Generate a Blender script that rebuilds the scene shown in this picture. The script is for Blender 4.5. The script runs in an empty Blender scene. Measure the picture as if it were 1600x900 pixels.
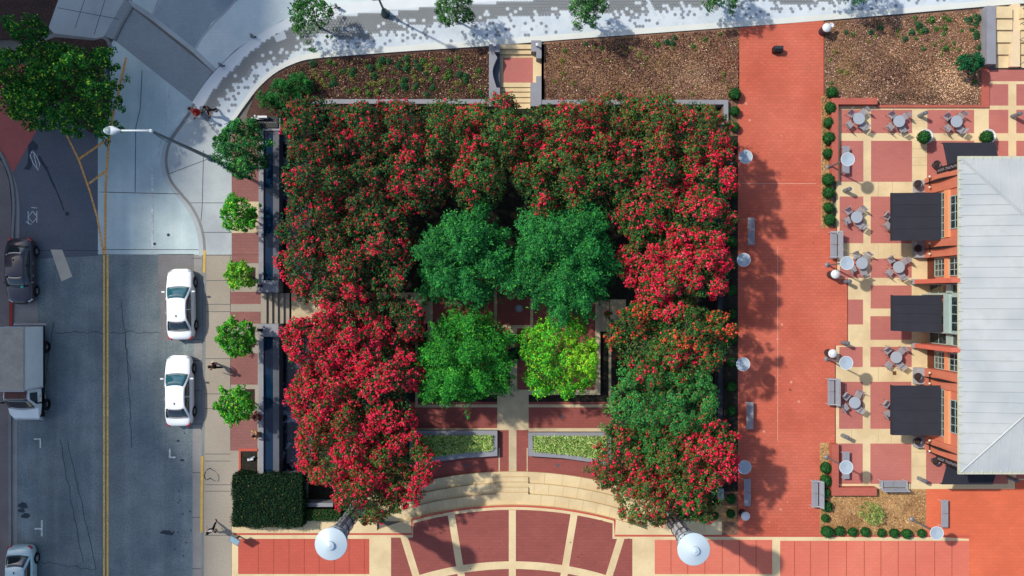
import bpy, bmesh, math, random
import numpy as np
from mathutils import Vector, Matrix
R = math.radians
random.seed(7)
sc = bpy.context.scene
COL = sc.collection
# ------------------------------------------------------------------ camera, sky, sun, exposure
H = 55.0                      # flying height of the camera over the ground, metres
S = 0.0425                    # metres on the ground per plan unit (1600 units across the view)
CX, CY = 800.0, 462.0         # point straight below the camera, in plan units
cam = bpy.data.cameras.new('camera'); cam_o = bpy.data.objects.new('camera', cam); COL.objects.link(cam_o)
cam_o.location = (0, 0, H); cam_o.rotation_euler = (0, 0, 0)
cam.sensor_width = 36.0; cam.lens = 18.0 / (34.0 / H); cam.shift_y = 12.0 / 1600.0
cam.clip_start = 0.5; cam.clip_end = 3000
sc.camera = cam_o
sc.render.resolution_x = 1024; sc.render.resolution_y = 576
SUN_EL = R(47.5)
SUN_DIR = Vector((-62, 32, 0)).normalized() * math.cos(SUN_EL) + Vector((0, 0, math.sin(SUN_EL)))
w = bpy.data.worlds.new('World'); sc.world = w; w.use_nodes = True
nt = w.node_tree; nt.nodes.clear()
wo = nt.nodes.new('ShaderNodeOutputWorld'); bg = nt.nodes.new('ShaderNodeBackground'); sky = nt.nodes.new('ShaderNodeTexSky')
sky.sky_type = 'NISHITA'; sky.sun_disc = False; sky.sun_elevation = SUN_EL
sky.sun_rotation = math.atan2(SUN_DIR.x, SUN_DIR.y)
sky.air_density = 1.0; sky.dust_density = 1.6; sky.ozone_density = 1.2
bg.inputs['Strength'].default_value = 0.15
nt.links.new(sky.outputs[0], bg.inputs['Color']); nt.links.new(bg.outputs[0], wo.inputs['Surface'])
sun = bpy.data.lights.new('sun', 'SUN'); sun.energy = 3.6; sun.angle = R(1.6); sun.color = (1.0, 0.93, 0.83)
sun_o = bpy.data.objects.new('sun', sun); COL.objects.link(sun_o)
sun_o.rotation_euler = SUN_DIR.to_track_quat('Z', 'Y').to_euler(); sun_o.location = (-30, 20, 60)
sc.view_settings.view_transform = 'Standard'; sc.view_settings.look = 'None'
sc.view_settings.exposure = 0.2; sc.view_settings.gamma = 1.0; sc.view_settings.use_curve_mapping = False

# ------------------------------------------------------------------ helpers
def W(px, py, h=0.0):
    k = S * (H - h) / H
    return ((px - CX) * k, (CY - py) * k)
def W3(px, py, h=0.0):
    x, y = W(px, py, h); return Vector((x, y, h))
def srgb(r, g, b):
    f = lambda c: ((c/255+0.055)/1.055)**2.4 if c/255 > 0.04045 else c/255/12.92
    return (f(r), f(g), f(b))
MATS = {}
def mat(name, col, rough=0.8, n_amt=0.12, n_scale=1.5, fine=0.0, fine_scale=30, bump=0.0, bump_scale=60, metal=0.0, spec=0.3,
        col2=None, c2_scale=0.4, c2_lo=0.45, c2_hi=0.6, brick=None, emit=None, coat=0.0, trans=0.0, streak=0.0):
    """brick=(brick_w, row_h, mortar, contrast)"""
    if name in MATS: return MATS[name]
    m = bpy.data.materials.new(name); m.use_nodes = True; MATS[name] = m
    t = m.node_tree; N = t.nodes; L = t.links
    p = N['Principled BSDF']
    p.inputs['Roughness'].default_value = rough; p.inputs['Metallic'].default_value = metal
    p.inputs['Specular IOR Level'].default_value = spec
    if coat: p.inputs['Coat Weight'].default_value = coat; p.inputs['Coat Roughness'].default_value = 0.05
    if trans: p.inputs['Transmission Weight'].default_value = trans
    tc = N.new('ShaderNodeTexCoord'); geo = tc.outputs['Object']
    def rgb(c):
        n = N.new('ShaderNodeRGB'); n.outputs[0].default_value = (*c, 1); return n.outputs[0]
    def noise(scale, detail=4, rough_=0.6, vec=None):
        n = N.new('ShaderNodeTexNoise'); n.inputs['Scale'].default_value = scale; n.inputs['Detail'].default_value = detail
        n.inputs['Roughness'].default_value = rough_; L.new(vec or geo, n.inputs['Vector']); return n.outputs['Fac']
    def mix(kind, fac, a, b):
        n = N.new('ShaderNodeMix'); n.data_type = 'RGBA'; n.blend_type = kind
        if isinstance(fac, float): n.inputs['Factor'].default_value = fac
        else: L.new(fac, n.inputs['Factor'])
        L.new(a, n.inputs[6]); L.new(b, n.inputs[7]); return n.outputs[2]
    def ramp(v, lo, hi, a=0.0, b=1.0):
        n = N.new('ShaderNodeMapRange'); n.inputs['From Min'].default_value = lo; n.inputs['From Max'].default_value = hi
        n.inputs['To Min'].default_value = a; n.inputs['To Max'].default_value = b; L.new(v, n.inputs['Value']); return n.outputs[0]
    def scaled(c, v):
        n = N.new('ShaderNodeVectorMath'); n.operation = 'SCALE'; L.new(c, n.inputs[0]); L.new(v, n.inputs['Scale']); return n.outputs[0]
    c = rgb(col)
    if col2: c = mix('MIX', ramp(noise(c2_scale, 5), c2_lo, c2_hi), c, rgb(col2))
    if brick:
        b = N.new('ShaderNodeTexBrick'); L.new(geo, b.inputs['Vector'])
        b.inputs['Scale'].default_value = 1.0; b.inputs['Brick Width'].default_value = brick[0]; b.inputs['Row Height'].default_value = brick[1]
        b.inputs['Mortar Size'].default_value = brick[2]; b.inputs['Color1'].default_value = (1,1,1,1)
        k = 1 - brick[3]; b.inputs['Color2'].default_value = (k,k,k,1); k2 = 1 - 2.2*brick[3]; b.inputs['Mortar'].default_value = (k2,k2,k2,1)
        b.inputs['Bias'].default_value = 0.1
        c = mix('MULTIPLY', 1.0, c, b.outputs['Color'])
    if n_amt: c = scaled(c, ramp(noise(n_scale, 6), 0.3, 0.7, 1 - n_amt, 1 + n_amt))
    if fine: c = scaled(c, ramp(noise(fine_scale, 2), 0.3, 0.7, 1 - fine, 1 + fine))
    if streak:
        mp = N.new('ShaderNodeMapping'); mp.inputs['Scale'].default_value = (0.8, 0.03, 1); L.new(geo, mp.inputs['Vector'])
        c = scaled(c, ramp(noise(1.0, 4, vec=mp.outputs[0]), 0.3, 0.7, 1 - streak, 1 + streak))
    L.new(c, p.inputs['Base Color'])
    if bump:
        bn = N.new('ShaderNodeBump'); bn.inputs['Strength'].default_value = bump; bn.inputs['Distance'].default_value = 0.02
        L.new(noise(bump_scale, 3), bn.inputs['Height']); L.new(bn.outputs[0], p.inputs['Normal'])
    if emit: p.inputs['Emission Color'].default_value = (*emit, 1); p.inputs['Emission Strength'].default_value = 1
    return m
def leaf_mat(name, rough=0.55, transl=0.25, spec=0.3):
    m = bpy.data.materials.new(name); m.use_nodes = True; N = m.node_tree.nodes; L = m.node_tree.links
    p = N['Principled BSDF']; p.inputs['Roughness'].default_value = rough; p.inputs['Specular IOR Level'].default_value = spec
    a = N.new('ShaderNodeAttribute'); a.attribute_name = 'Col'; L.new(a.outputs['Color'], p.inputs['Base Color'])
    if transl:
        tr = N.new('ShaderNodeBsdfTranslucent'); L.new(a.outputs['Color'], tr.inputs['Color'])
        mx = N.new('ShaderNodeMixShader'); mx.inputs[0].default_value = transl
        L.new(p.outputs[0], mx.inputs[1]); L.new(tr.outputs[0], mx.inputs[2]); L.new(mx.outputs[0], N['Material Output'].inputs['Surface'])
    return m
LEAF = leaf_mat('leaf', 0.6, 0.12, 0.15); PETAL = leaf_mat('petal', 0.8, 0.12, 0.08); CHIP = leaf_mat('litter', 0.9, 0.0, 0.1)

def tag(o, label=None, cat=None, group=None, kind=None):
    if label: o['label'] = label
    if cat: o['category'] = cat
    if group: o['group'] = group
    if kind: o['kind'] = kind
    return o
def mesh_obj(name, verts, faces, mats, parent=None, smooth=False, fm=None, loc=None):
    me = bpy.data.meshes.new(name); me.from_pydata([tuple(v) for v in verts], [], faces); me.validate()
    for m in (mats if isinstance(mats, (list, tuple)) else [mats]): me.materials.append(m)
    if fm:
        for p, i in zip(me.polygons, fm): p.material_index = i
    if smooth:
        for p in me.polygons: p.use_smooth = True
    o = bpy.data.objects.new(name, me); COL.objects.link(o)
    if parent: o.parent = parent
    if loc: o.location = loc
    return o
def empty(name, loc, rz=0.0, **k):
    o = bpy.data.objects.new(name, None); COL.objects.link(o); o.location = loc; o.rotation_euler = (0, 0, rz); o.empty_display_size = 0.3
    return tag(o, **k)
def children(o): return [c for c in bpy.data.objects if c.parent == o]
def copy_tree(o, parent=None, kids=None):
    c = o.copy(); COL.objects.link(c)
    if parent: c.parent = parent
    for ch in KIDS(o): copy_tree(ch, c)
    return c
def KIDS(o): return list(o.children)
def dup(o, loc, rz, label=None, group=None, scale=None):
    c = copy_tree(o); c.location = loc; c.rotation_euler = (0, 0, rz)
    if label: c['label'] = label
    if group: c['group'] = group
    if scale: c.scale = (scale,)*3 if isinstance(scale, float) else scale
    return c
class MB:
    """collects shapes into one mesh"""
    def __init__(s): s.v = []; s.f = []; s.m = []
    def add(s, vs, fs, mi=0):
        n = len(s.v); s.v += [Vector(v) for v in vs]; s.f += [[i + n for i in f] for f in fs]; s.m += [mi]*len(fs); return s
    def box(s, x0, y0, z0, x1, y1, z1, mi=0):
        vs = [(x0,y0,z0),(x1,y0,z0),(x1,y1,z0),(x0,y1,z0),(x0,y0,z1),(x1,y0,z1),(x1,y1,z1),(x0,y1,z1)]
        return s.add(vs, [[3,2,1,0],[4,5,6,7],[0,1,5,4],[1,2,6,5],[2,3,7,6],[3,0,4,7]], mi)
    def bbox(s, x0, y0, z0, x1, y1, z1, b=0.01, mi=0):
        vs = [(x0,y0,z0),(x1,y0,z0),(x1,y1,z0),(x0,y1,z0),(x0,y0,z1-b),(x1,y0,z1-b),(x1,y1,z1-b),(x0,y1,z1-b),
              (x0+b,y0+b,z1),(x1-b,y0+b,z1),(x1-b,y1-b,z1),(x0+b,y1-b,z1)]
        fs = [[3,2,1,0],[0,1,5,4],[1,2,6,5],[2,3,7,6],[3,0,4,7],[4,5,9,8],[5,6,10,9],[6,7,11,10],[7,4,8,11],[8,9,10,11]]
        return s.add(vs, fs, mi)
    def prism(s, pts, z0, z1, mi=0):
        a = sum(pts[i-1][0]*pts[i][1] - pts[i][0]*pts[i-1][1] for i in range(len(pts)))
        if a < 0: pts = pts[::-1]
        n = len(pts); vs = [(p[0], p[1], z0) for p in pts] + [(p[0], p[1], z1) for p in pts]
        fs = [list(range(n))[::-1], list(range(n, 2*n))] + [[i, (i+1) % n, n + (i+1) % n, n + i] for i in range(n)]
        return s.add(vs, fs, mi)
    def tube(s, pts, r, n=8, mi=0, caps=True):
        pts = [Vector(p) for p in pts]; rs = r if isinstance(r, (list, tuple)) else [r]*len(pts)
        rings = []
        for i, p in enumerate(pts):
            d = (pts[min(i+1, len(pts)-1)] - pts[max(i-1, 0)]).normalized()
            u = d.orthogonal().normalized() if abs(d.z) > 0.9 else d.cross(Vector((0,0,1))).normalized()
            if abs(d.z) > 0.9: u = (Vector((1,0,0)) - d*d.x).normalized()
            vv = d.cross(u); rings.append([p + (u*math.cos(a) + vv*math.sin(a))*rs[i] for a in [2*math.pi*k/n for k in range(n)]])
        vs = [q for ring in rings for q in ring]; fs = []
        for i in range(len(pts)-1):
            for k in range(n): fs.append([i*n+k, i*n+(k+1) % n, (i+1)*n+(k+1) % n, (i+1)*n+k])
        if caps: fs += [list(range(n))[::-1], [(len(pts)-1)*n+k for k in range(n)]]
        return s.add(vs, fs, mi)
    def lathe(s, prof, n=24, c=(0,0,0), mi=0, caps=True):
        vs = []; fs = []
        for r, z in prof:
            for k in range(n): a = 2*math.pi*k/n; vs.append((c[0]+r*math.cos(a), c[1]+r*math.sin(a), c[2]+z))
        for i in range(len(prof)-1):
            for k in range(n): fs.append([i*n+k, i*n+(k+1) % n, (i+1)*n+(k+1) % n, (i+1)*n+k])
        if caps and prof[0][0] > 1e-4: fs.append(list(range(n))[::-1])
        if caps and prof[-1][0] > 1e-4: fs.append([(len(prof)-1)*n+k for k in range(n)])
        return s.add(vs, fs, mi)
    def build(s, name, mats, parent=None, smooth=False):
        return mesh_obj(name, s.v, s.f, mats, parent, smooth, s.m)
def smooth_by_angle(o, ang=35):
    me = o.data
    for p in me.polygons: p.use_smooth = True
    bm = bmesh.new(); bm.from_mesh(me)
    for e in bm.edges:
        if len(e.link_faces) == 2 and e.calc_face_angle(0) > R(ang): e.smooth = False
    bm.to_mesh(me); bm.free(); return o
def slab(name, pts, z, m, thick=0.012, label=None, cat=None, kind='structure', parent=None):
    """flat sheet / slab whose outline is given in plan units at height z"""
    P = [W(a, b, z) for a, b in pts]
    o = MB().prism(P, z - thick, z).build(name, m, parent)
    if not parent: tag(o, label, cat, kind=kind)
    return o
def multi(name, polys, z, m, thick=0.004, label=None, kind='structure', parent=None):
    b = MB()
    for i, pts in enumerate(polys):
        q = z + 0.0005*(i % 5); b.prism([W(a, c, z) for a, c in pts], z - thick, q)
    o = b.build(name, m, parent)
    if not parent: tag(o, label, kind=kind)
    return o
def rect(x0, y0, x1, y1): return [(x0,y0),(x1,y0),(x1,y1),(x0,y1)]
def strip(pts, w):
    pts = [Vector(p) for p in pts]; a = []; b = []
    for i, p in enumerate(pts):
        d = (pts[min(i+1, len(pts)-1)] - pts[max(i-1, 0)]).normalized(); n = Vector((-d.y, d.x))
        a.append(tuple(p + n*w/2)); b.append(tuple(p - n*w/2))
    return [[a[i], a[i+1], b[i+1], b[i]] for i in range(len(pts)-1)]
def stripone(pts, w):
    q = strip(pts, w); return [s[0] for s in q] + [q[-1][1]] + [q[-1][2]] + [s[3] for s in q[::-1]]
def curve(pts, n=6):
    """Catmull-Rom through plan points"""
    P = [Vector(p) for p in pts]; P = [P[0]*2-P[1]] + P + [P[-1]*2-P[-2]]; out = []
    for i in range(1, len(P)-2):
        for k in range(n):
            t = k/n; a, b, c, d = P[i-1], P[i], P[i+1], P[i+2]
            out.append(tuple(0.5*((2*b) + (-a+c)*t + (2*a-5*b+4*c-d)*t*t + (-a+3*b-3*c+d)*t**3)))
    out.append(tuple(P[-2])); return out
def arc(cx, cy, r, a0, a1, n=24):
    return [(cx + r*math.sin(R(a0+(a1-a0)*i/n)), cy - r*math.cos(R(a0+(a1-a0)*i/n))) for i in range(n+1)]
def scatter(name, cen, nrm, size, cols, m, parent=None, rng=None, aspect=0.55, jitter=0.5):
    """many small leaf-sized faces as ONE mesh. cen (N,3), nrm (N,3), size (N,), cols (N,3)"""
    rng = rng or np.random.default_rng(1); n = len(cen)
    nr = nrm + rng.normal(0, jitter, (n, 3)); nr /= np.linalg.norm(nr, axis=1, keepdims=True) + 1e-9
    t = rng.normal(0, 1, (n, 3)); u = np.cross(nr, t); u /= np.linalg.norm(u, axis=1, keepdims=True) + 1e-9
    v = np.cross(nr, u); su = size[:, None]*0.5; sv = su*aspect
    bend = nr*su*0.25
    V = np.stack([cen - u*su - bend, cen + v*sv, cen + u*su - bend, cen - v*sv], 1).reshape(-1, 3)
    me = bpy.data.meshes.new(name); me.vertices.add(4*n); me.vertices.foreach_set('co', V.ravel())
    me.loops.add(4*n); me.loops.foreach_set('vertex_index', np.arange(4*n))
    me.polygons.add(n); me.polygons.foreach_set('loop_start', np.arange(0, 4*n, 4))
    me.update(calc_edges=True)
    at = me.color_attributes.new('Col', 'FLOAT_COLOR', 'POINT')
    C4 = np.ones((n, 4, 4)); C4[:, :, :3] = cols[:, None, :]; at.data.foreach_set('color', C4.ravel())
    me.materials.append(m)
    o = bpy.data.objects.new(name, me); COL.objects.link(o)
    if parent: o.parent = parent
    return o
def pal(rng, n, cols, wts, var=0.25):
    cols = np.array(cols); i = rng.choice(len(cols), n, p=np.array(wts)/sum(wts))
    return np.clip(cols[i] * (1 + rng.uniform(-var, var, (n, 1))) * (1 + rng.normal(0, 0.06, (n, 3))), 0.002, 1)
# ------------------------------------------------------------------ surface colours
def T(r, g, b, k=1.3):
    c = srgb(r, g, b); return tuple(max(0.004, x/k) for x in c)
M_ASPH = mat('asphalt', T(132,144,145), 0.9, 0.15, 0.7, fine=0.20, fine_scale=9, streak=0.22, bump=0.3, col2=T(116,130,135), c2_scale=0.25)
M_ASPH2 = mat('asphalt_patch', T(132,130,130), 0.9, 0.10, 0.8, fine=0.14, fine_scale=14)
M_ASPHOLD = mat('asphalt_old', T(112,116,124), 0.9, 0.12, 0.6, fine=0.16, fine_scale=14, col2=T(98,106,118), c2_scale=0.3)
M_TAR = mat('tar', T(60,70,80), 0.8, 0.2, 3)
M_CONCB = mat('crossing_concrete', T(206,224,222), 0.85, 0.08, 0.5, fine=0.05, fine_scale=10, streak=0.10, col2=T(190,210,212), c2_scale=0.2)
M_CONCL = mat('pale_concrete', T(192,202,202), 0.85, 0.07, 0.7, fine=0.05, fine_scale=9, col2=T(172,180,184), c2_scale=0.35)
M_BEIGEL = mat('worn_beige_concrete', T(176,167,151), 0.88, 0.10, 0.8, fine=0.08, fine_scale=9, col2=T(166,156,140), c2_scale=0.4)
M_GUTTER = mat('gutter_concrete', T(158,156,152), 0.88, 0.12, 0.8, fine=0.08, fine_scale=9)
M_DARKC = mat('dark_sidewalk', T(132,122,120), 0.9, 0.15, 0.6, fine=0.1, fine_scale=8)
M_KERB = mat('kerb_concrete', T(140,142,140), 0.88, 0.12, 1.2, fine=0.08)
M_JOINT = mat('joint', T(92,96,98), 0.9, 0.1)
M_JOINTB = mat('joint_beige', T(206,184,144), 0.9, 0.1)
M_JOINTR = mat('joint_red', T(168,78,62), 0.9, 0.1)
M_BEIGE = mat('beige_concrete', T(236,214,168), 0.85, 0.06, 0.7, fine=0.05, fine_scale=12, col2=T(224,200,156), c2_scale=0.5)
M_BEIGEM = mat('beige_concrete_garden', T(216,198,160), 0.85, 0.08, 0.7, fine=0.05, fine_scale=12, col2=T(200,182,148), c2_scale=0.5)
M_WALK = mat('orange_brick', T(221,118,94), 0.85, 0.08, 0.5, fine=0.05, fine_scale=16, brick=(0.40,0.20,0.016,0.11), col2=T(206,100,76), c2_scale=0.22, c2_lo=0.38, c2_hi=0.7)
M_WALK2 = mat('bright_orange_brick', T(236,120,84), 0.85, 0.07, 0.5, fine=0.05, fine_scale=16, brick=(0.42,0.21,0.012,0.07), col2=T(226,112,78), c2_scale=0.16)
M_REDP = mat('red_brick_panel', T(206,98,80), 0.85, 0.07, 0.5, fine=0.05, fine_scale=16, brick=(0.42,0.21,0.012,0.06))
M_REDP2 = mat('salmon_brick_panel', T(234,132,108), 0.85, 0.07, 0.4, fine=0.05, fine_scale=16, brick=(0.42,0.21,0.012,0.05), col2=T(224,120,98), c2_scale=0.2)
M_MAUVE = mat('mauve_brick', T(160,88,80), 0.85, 0.08, 0.5, fine=0.07, fine_scale=16, brick=(0.4,0.2,0.012,0.10))
M_TERR = mat('terrace_brick', T(202,124,112), 0.85, 0.08, 0.5, fine=0.06, fine_scale=16, brick=(0.4,0.2,0.012,0.06), col2=T(188,114,106), c2_scale=0.25)
M_ROSE = mat('rose_brick', T(154,104,98), 0.85, 0.10, 0.6, fine=0.08, fine_scale=14, brick=(0.4,0.2,0.014,0.10))
M_DKRED = mat('dark_red_paving', T(190,104,98), 0.85, 0.10, 0.6, fine=0.08, fine_scale=14)
M_BRICKW = mat('red_brick_wall', T(196,106,90), 0.85, 0.08, 1.0, fine=0.06, fine_scale=16, brick=(0.3,0.1,0.01,0.10))
M_GRAN = mat('grey_granite', T(150,152,160), 0.6, 0.10, 1.5, fine=0.06, fine_scale=20)
M_GRAND = mat('dark_granite', T(92,96,106), 0.55, 0.14, 1.5, fine=0.08, fine_scale=20)
M_PLDARK = mat('dark_plaza_paver', T(148,154,156), 0.8, 0.05, 0.7, fine=0.06, fine_scale=18)
M_PLLIGHT = mat('light_plaza_paver', T(216,226,231), 0.8, 0.04, 0.8, fine=0.03, fine_scale=10, col2=T(202,216,225), c2_scale=0.5)
M_PLMID = mat('mid_plaza_paver', T(204,216,222), 0.8, 0.05, 0.8)
M_PLDOT = mat('grey_plaza_dot', T(140,148,156), 0.8, 0.05, 0.8)
M_PLWHITE = mat('white_plaza_paver', T(230,238,240), 0.8, 0.04, 0.8)
M_PLEDGE = mat('plaza_edge', T(226,230,222), 0.8, 0.05, 0.8, fine=0.04)
M_PAV1 = mat('slate_pavers', T(162,172,176), 0.85, 0.08, 0.5, fine=0.06, brick=(0.22,0.11,0.01,0.10))
M_PAV2 = mat('slate_blue_pavers', T(164,180,186), 0.85, 0.08, 0.5, fine=0.06, brick=(0.24,0.24,0.01,0.07), col2=T(146,164,174), c2_scale=0.3)
M_PAV3 = mat('pale_blue_pavers', T(214,232,234), 0.85, 0.07, 0.4, fine=0.05, brick=(0.24,0.24,0.01,0.05), col2=T(226,236,234), c2_scale=0.2)
M_MULCHB = mat('brown_mulch', T(86,62,54), 0.95, 0.3, 1.2, fine=0.4, fine_scale=8, bump=0.5, bump_scale=12)
M_MULCH = mat('mulch', T(132,98,80), 0.95, 0.3, 1.2, fine=0.4, fine_scale=8, bump=0.5, bump_scale=12, col2=T(150,112,84), c2_scale=0.35)
M_MULCHD = mat('dark_mulch', T(60,46,40), 0.95, 0.3, 1.2, fine=0.4, fine_scale=8, bump=0.5, bump_scale=12)
M_STRAW = mat('straw_litter', T(196,156,106), 0.95, 0.2, 1.2, fine=0.3, fine_scale=9, col2=T(172,128,84), c2_scale=0.5)
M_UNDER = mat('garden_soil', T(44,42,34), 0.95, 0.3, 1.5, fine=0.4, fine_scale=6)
M_YEL = mat('yellow_paint', T(244,196,100), 0.7, 0.15, 2.0, fine=0.25, fine_scale=8)
M_YELO = mat('orange_paint', T(240,178,96), 0.7, 0.15, 2.0, fine=0.3, fine_scale=8, col2=T(200,170,130), c2_scale=1.5, c2_lo=0.5, c2_hi=0.7)
M_YKERB = mat('yellow_kerb_paint', T(222,178,72), 0.7, 0.15, 3.0, fine=0.2)
M_RKERB = mat('red_kerb_paint', T(176,56,48), 0.7, 0.15, 3.0, fine=0.2)
M_WPAINT = mat('worn_white_paint', T(214,220,220), 0.8, 0.2, 2.0, fine=0.4, fine_scale=8)
M_WFAINT = mat('faint_white_paint', T(206,216,216), 0.8, 0.2, 2.0, fine=0.2, fine_scale=8)
M_CUT = mat('new_concrete_patch', T(214,204,184), 0.85, 0.1, 1.5, fine=0.1)
M_GROUND = mat('far_ground', T(120,116,108), 0.9, 0.2, 0.1, fine=0.1, fine_scale=4)
M_LAWN = mat('dark_bed_soil', T(78,60,54), 0.95, 0.3, 1.0, fine=0.35, fine_scale=8)
RZ = -0.12
# ------------------------------------------------------------------ base ground with the pits left open
xs = sorted({-15000, 407, 430, 764, 850, 1130, 17000}); ys = sorted({-15000, 69, 160, 455, 508, 815, 16000})
holes = [(430,160,1130,815), (764,69,850,160), (407,455,430,508)]
b = MB()
for i in range(len(xs)-1):
    for j in range(len(ys)-1):
        cx_, cy_ = (xs[i]+xs[i+1])/2, (ys[j]+ys[j+1])/2
        if any(h[0] < cx_ < h[2] and h[1] < cy_ < h[3] for h in holes): continue
        q = [W3(a, c, -0.14) for a, c in rect(xs[i], ys[j], xs[i+1], ys[j+1])]
        b.add([q[0], q[3], q[2], q[1]], [[0,1,2,3]])
tag(b.build('ground', M_GROUND), 'plain grey ground reaching out beyond the streets and plaza', kind='structure')
# ------------------------------------------------------------------ street
slab('road', rect(8,190,322,1300), RZ, M_ASPH, label='blue grey asphalt street with tyre tracks and cracks')
slab('road_upper', [(-300,120),(60,120),(180,60),(200,200),(153,400),(-300,420)], RZ+0.001, M_ASPHOLD, label='older dark asphalt at the mouth of the crossing')
slab('sidewalk_west', [(-800,246),(-60,215),(-8,236),(6,258),(14,282),(18,320),(15,450),(13,660),(15,1300),(-800,1300)], 0.0, M_DARKC, thick=0.14, label='dark stained concrete sidewalk at the left edge')
g = curve([(-60,196),(-20,214),(4,240),(16,262),(26,290),(30,320),(30,372)])
gi = curve([(-60,215),(-8,236),(6,258),(14,282),(18,320),(18,372)])
slab('gutter_west', g + gi[::-1], RZ+0.012, M_GUTTER, thick=0.03, label='curved pale concrete gutter at the left')
multi('gutter_west_lower', [rect(18,372,30,470), rect(15,470,59,512), rect(14,655,27,1300)], RZ+0.012, M_GUTTER, thick=0.03, label='concrete gutter beside the parked truck')
k = curve([(-60,211),(-8,232),(8,256),(17,282),(21,320),(19,372),(18,450),(15,660),(17,1300)])
slab('kerb_west', stripone(k, 4), 0.02, M_KERB, thick=0.16, label='left kerb of the street')
slab('red_kerb', stripone([(18.2,446),(16.5,512)], 4.6), 0.026, M_RKERB, thick=0.02, label='kerb painted red behind the dark sedan')
slab('brick_apron', [(-300,100),(40,100),(62,140),(56,206),(19.5,271),(10,254),(-8,230),(-60,200),(-300,190)], RZ+0.006, M_DKRED, label='triangle of dark red paving at the left')
# concrete crossing
cc = curve([(303,162),(294,181),(277,205),(265,224),(260,244),(261,264),(268,284),(283,303),(298,321),(311,345),(318,370),(320,398)])
slab('crossing', [(178,62),(300,159)] + cc + [(153,397),(153,190),(172,150),(172,70)], RZ+0.004, M_CONCB, label='pale blue concrete crossing')
gut = [(x-9, y+2) for x, y in cc]
multi('crossing_gutter', [[cc[i], cc[i+1], gut[i+1], gut[i]] for i in range(10, len(cc)-1)], RZ+0.010, M_CONCL, label='curved gutter of the crossing')
multi('joints', [stripone(l, 0.9) for l in ([(222,110),(219,170),(212,200),(211,300)], [(155,300),(283,303)], [(302,165),(262,222)], [(160,390),(310,390)],
      [(235,205),(262,222)])], RZ+0.016, M_JOINT, label='cut joints in the crossing concrete')
slab('faint_lane_line', stripone([(238,262),(238,397)], 3.4), RZ+0.016, M_WFAINT, thick=0.004, label='faded pale lane line on the crossing')
slab('faint_crossing_line', stripone([(265,142),(247,245)], 2.4), RZ+0.016, M_WFAINT, thick=0.004, label='second faded pale line on the crossing')
multi('kerb_east', [stripone(cc + [(320,450),(317,700),(315,1300)], 4.2)], 0.006, M_KERB, thick=0.13, label='right kerb of the street')
multi('gutter_east', [rect(303,398,316,562), rect(301,562,315,1300)], RZ+0.008, M_GUTTER, label='concrete gutter along the right kerb')
multi('gutter_joints', [rect(300,q,315,q+1) for q in (403,530,563,610,662,738,808,888)], RZ+0.012, M_JOINT, label='joints in the gutter')
multi('asphalt_patches', [rect(247,397,303,465), rect(251,466,303,532)], RZ+0.004, M_ASPH2, label='browner asphalt patches under the first white car')
multi('yellow_kerb', [stripone([(319.6,391),(318.6,426)], 3.6), stripone([(315.8,713),(314.6,832)], 3.8)], 0.011, M_YKERB, thick=0.004, label='kerb stretches painted yellow')
# paint
multi('double_yellow_line', [rect(161,398,164,1300), rect(166.6,398,169.6,1300)], RZ+0.010, M_YEL, label='double yellow centre line')
multi('orange_hatching', [stripone([(197,90),(186,140),(176,180),(169,230),(165,290),(164,397)], 3.6), stripone([(104,211),(124,252),(140,298),(152,340),(157,368),(162,397)], 2.8),
      stripone([(124,248),(150,230),(170,216)], 3.4), stripone([(139,287),(152,277),(164,268)], 3.4)], RZ+0.014, M_YELO, label='orange painted hatching at the street mouth')
multi('parking_marks', [[(53,685),(64,685),(64,700),(62,700),(62,687),(53,687)], rect(64,813,66.6,838), rect(54,825,64,827.4),
      [(264,701),(266.6,701),(266.6,713.4),(274,713.4),(274,716),(264,716)]], RZ+0.010, M_WPAINT, label='worn white parking bay corner marks')
slab('concrete_patch', [(79,390),(97,390),(113,432),(96,439.5)], RZ+0.012, M_CUT, label='slanted rectangle of newer concrete in the street')
multi('chalk_marks', [stripone(l, 1.2) for l in ([(51,330),(44,339),(51,348),(58,339),(51,330)], [(44,330),(44,348)], [(57.5,330),(57.5,348)], [(40,346),(46,350),(50,350)], [(49,324),(58,325)],
      [(50,236),(47,243),(52,256),(60,266),(62,256),(57,244),(50,236)], [(53,242),(58,262)])], RZ+0.010, M_WPAINT, label='white sprayed utility marks on the asphalt')
multi('tar_stains', [[(44,226),(52,219),(60,228),(57,236),(50,233),(48,246),(51,258),(46,266),(37,264),(43,256),(44,242)]] + strip([(60,244),(66,254),(73,264)], 5) + strip([(73,264),(80,281),(86,293)], 3.2) +
      strip([(86,293),(94,312),(100,329)], 2.0), RZ+0.008, M_TAR, label='dark tar stain trailing down to the manhole')
random.seed(5)
def crack(p0, p1, n=14, amp=2.5):
    out = []
    for i in range(n+1):
        t = i/n; out.append((p0[0]+(p1[0]-p0[0])*t + random.uniform(-amp, amp)*(0 < i < n), p0[1]+(p1[1]-p0[1])*t + random.uniform(-amp, amp)*(0 < i < n)))
    return out
cr = [crack((86,519),(165,520)), crack((165,518),(252,521)), crack((190,470),(204,595),16,2), crack((64,878),(150,890)), crack((93,686),(130,880),16,2.0),
      crack((106,690),(150,890),18,1.2), crack((84,505),(70,600),10,1.5), crack((196,520),(206,700),18,1.6), crack((62,391),(155,391.5),10,0.4)]
multi('road_cracks', [q for c in cr for q in strip(c, 0.8)], RZ+0.007, M_TAR, label='thin wandering cracks in the asphalt')
spots = []
for i in range(46):
    x, y = random.gauss(285,10), random.uniform(672,900); r = random.choice([0.5,0.6,0.8,1.4])
    spots.append([(x+r*math.cos(a)*random.uniform(.7,1.2), y+r*math.sin(a)*random.uniform(.7,1.2)) for a in np.linspace(0,2*math.pi,8)[:-1]])
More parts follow.
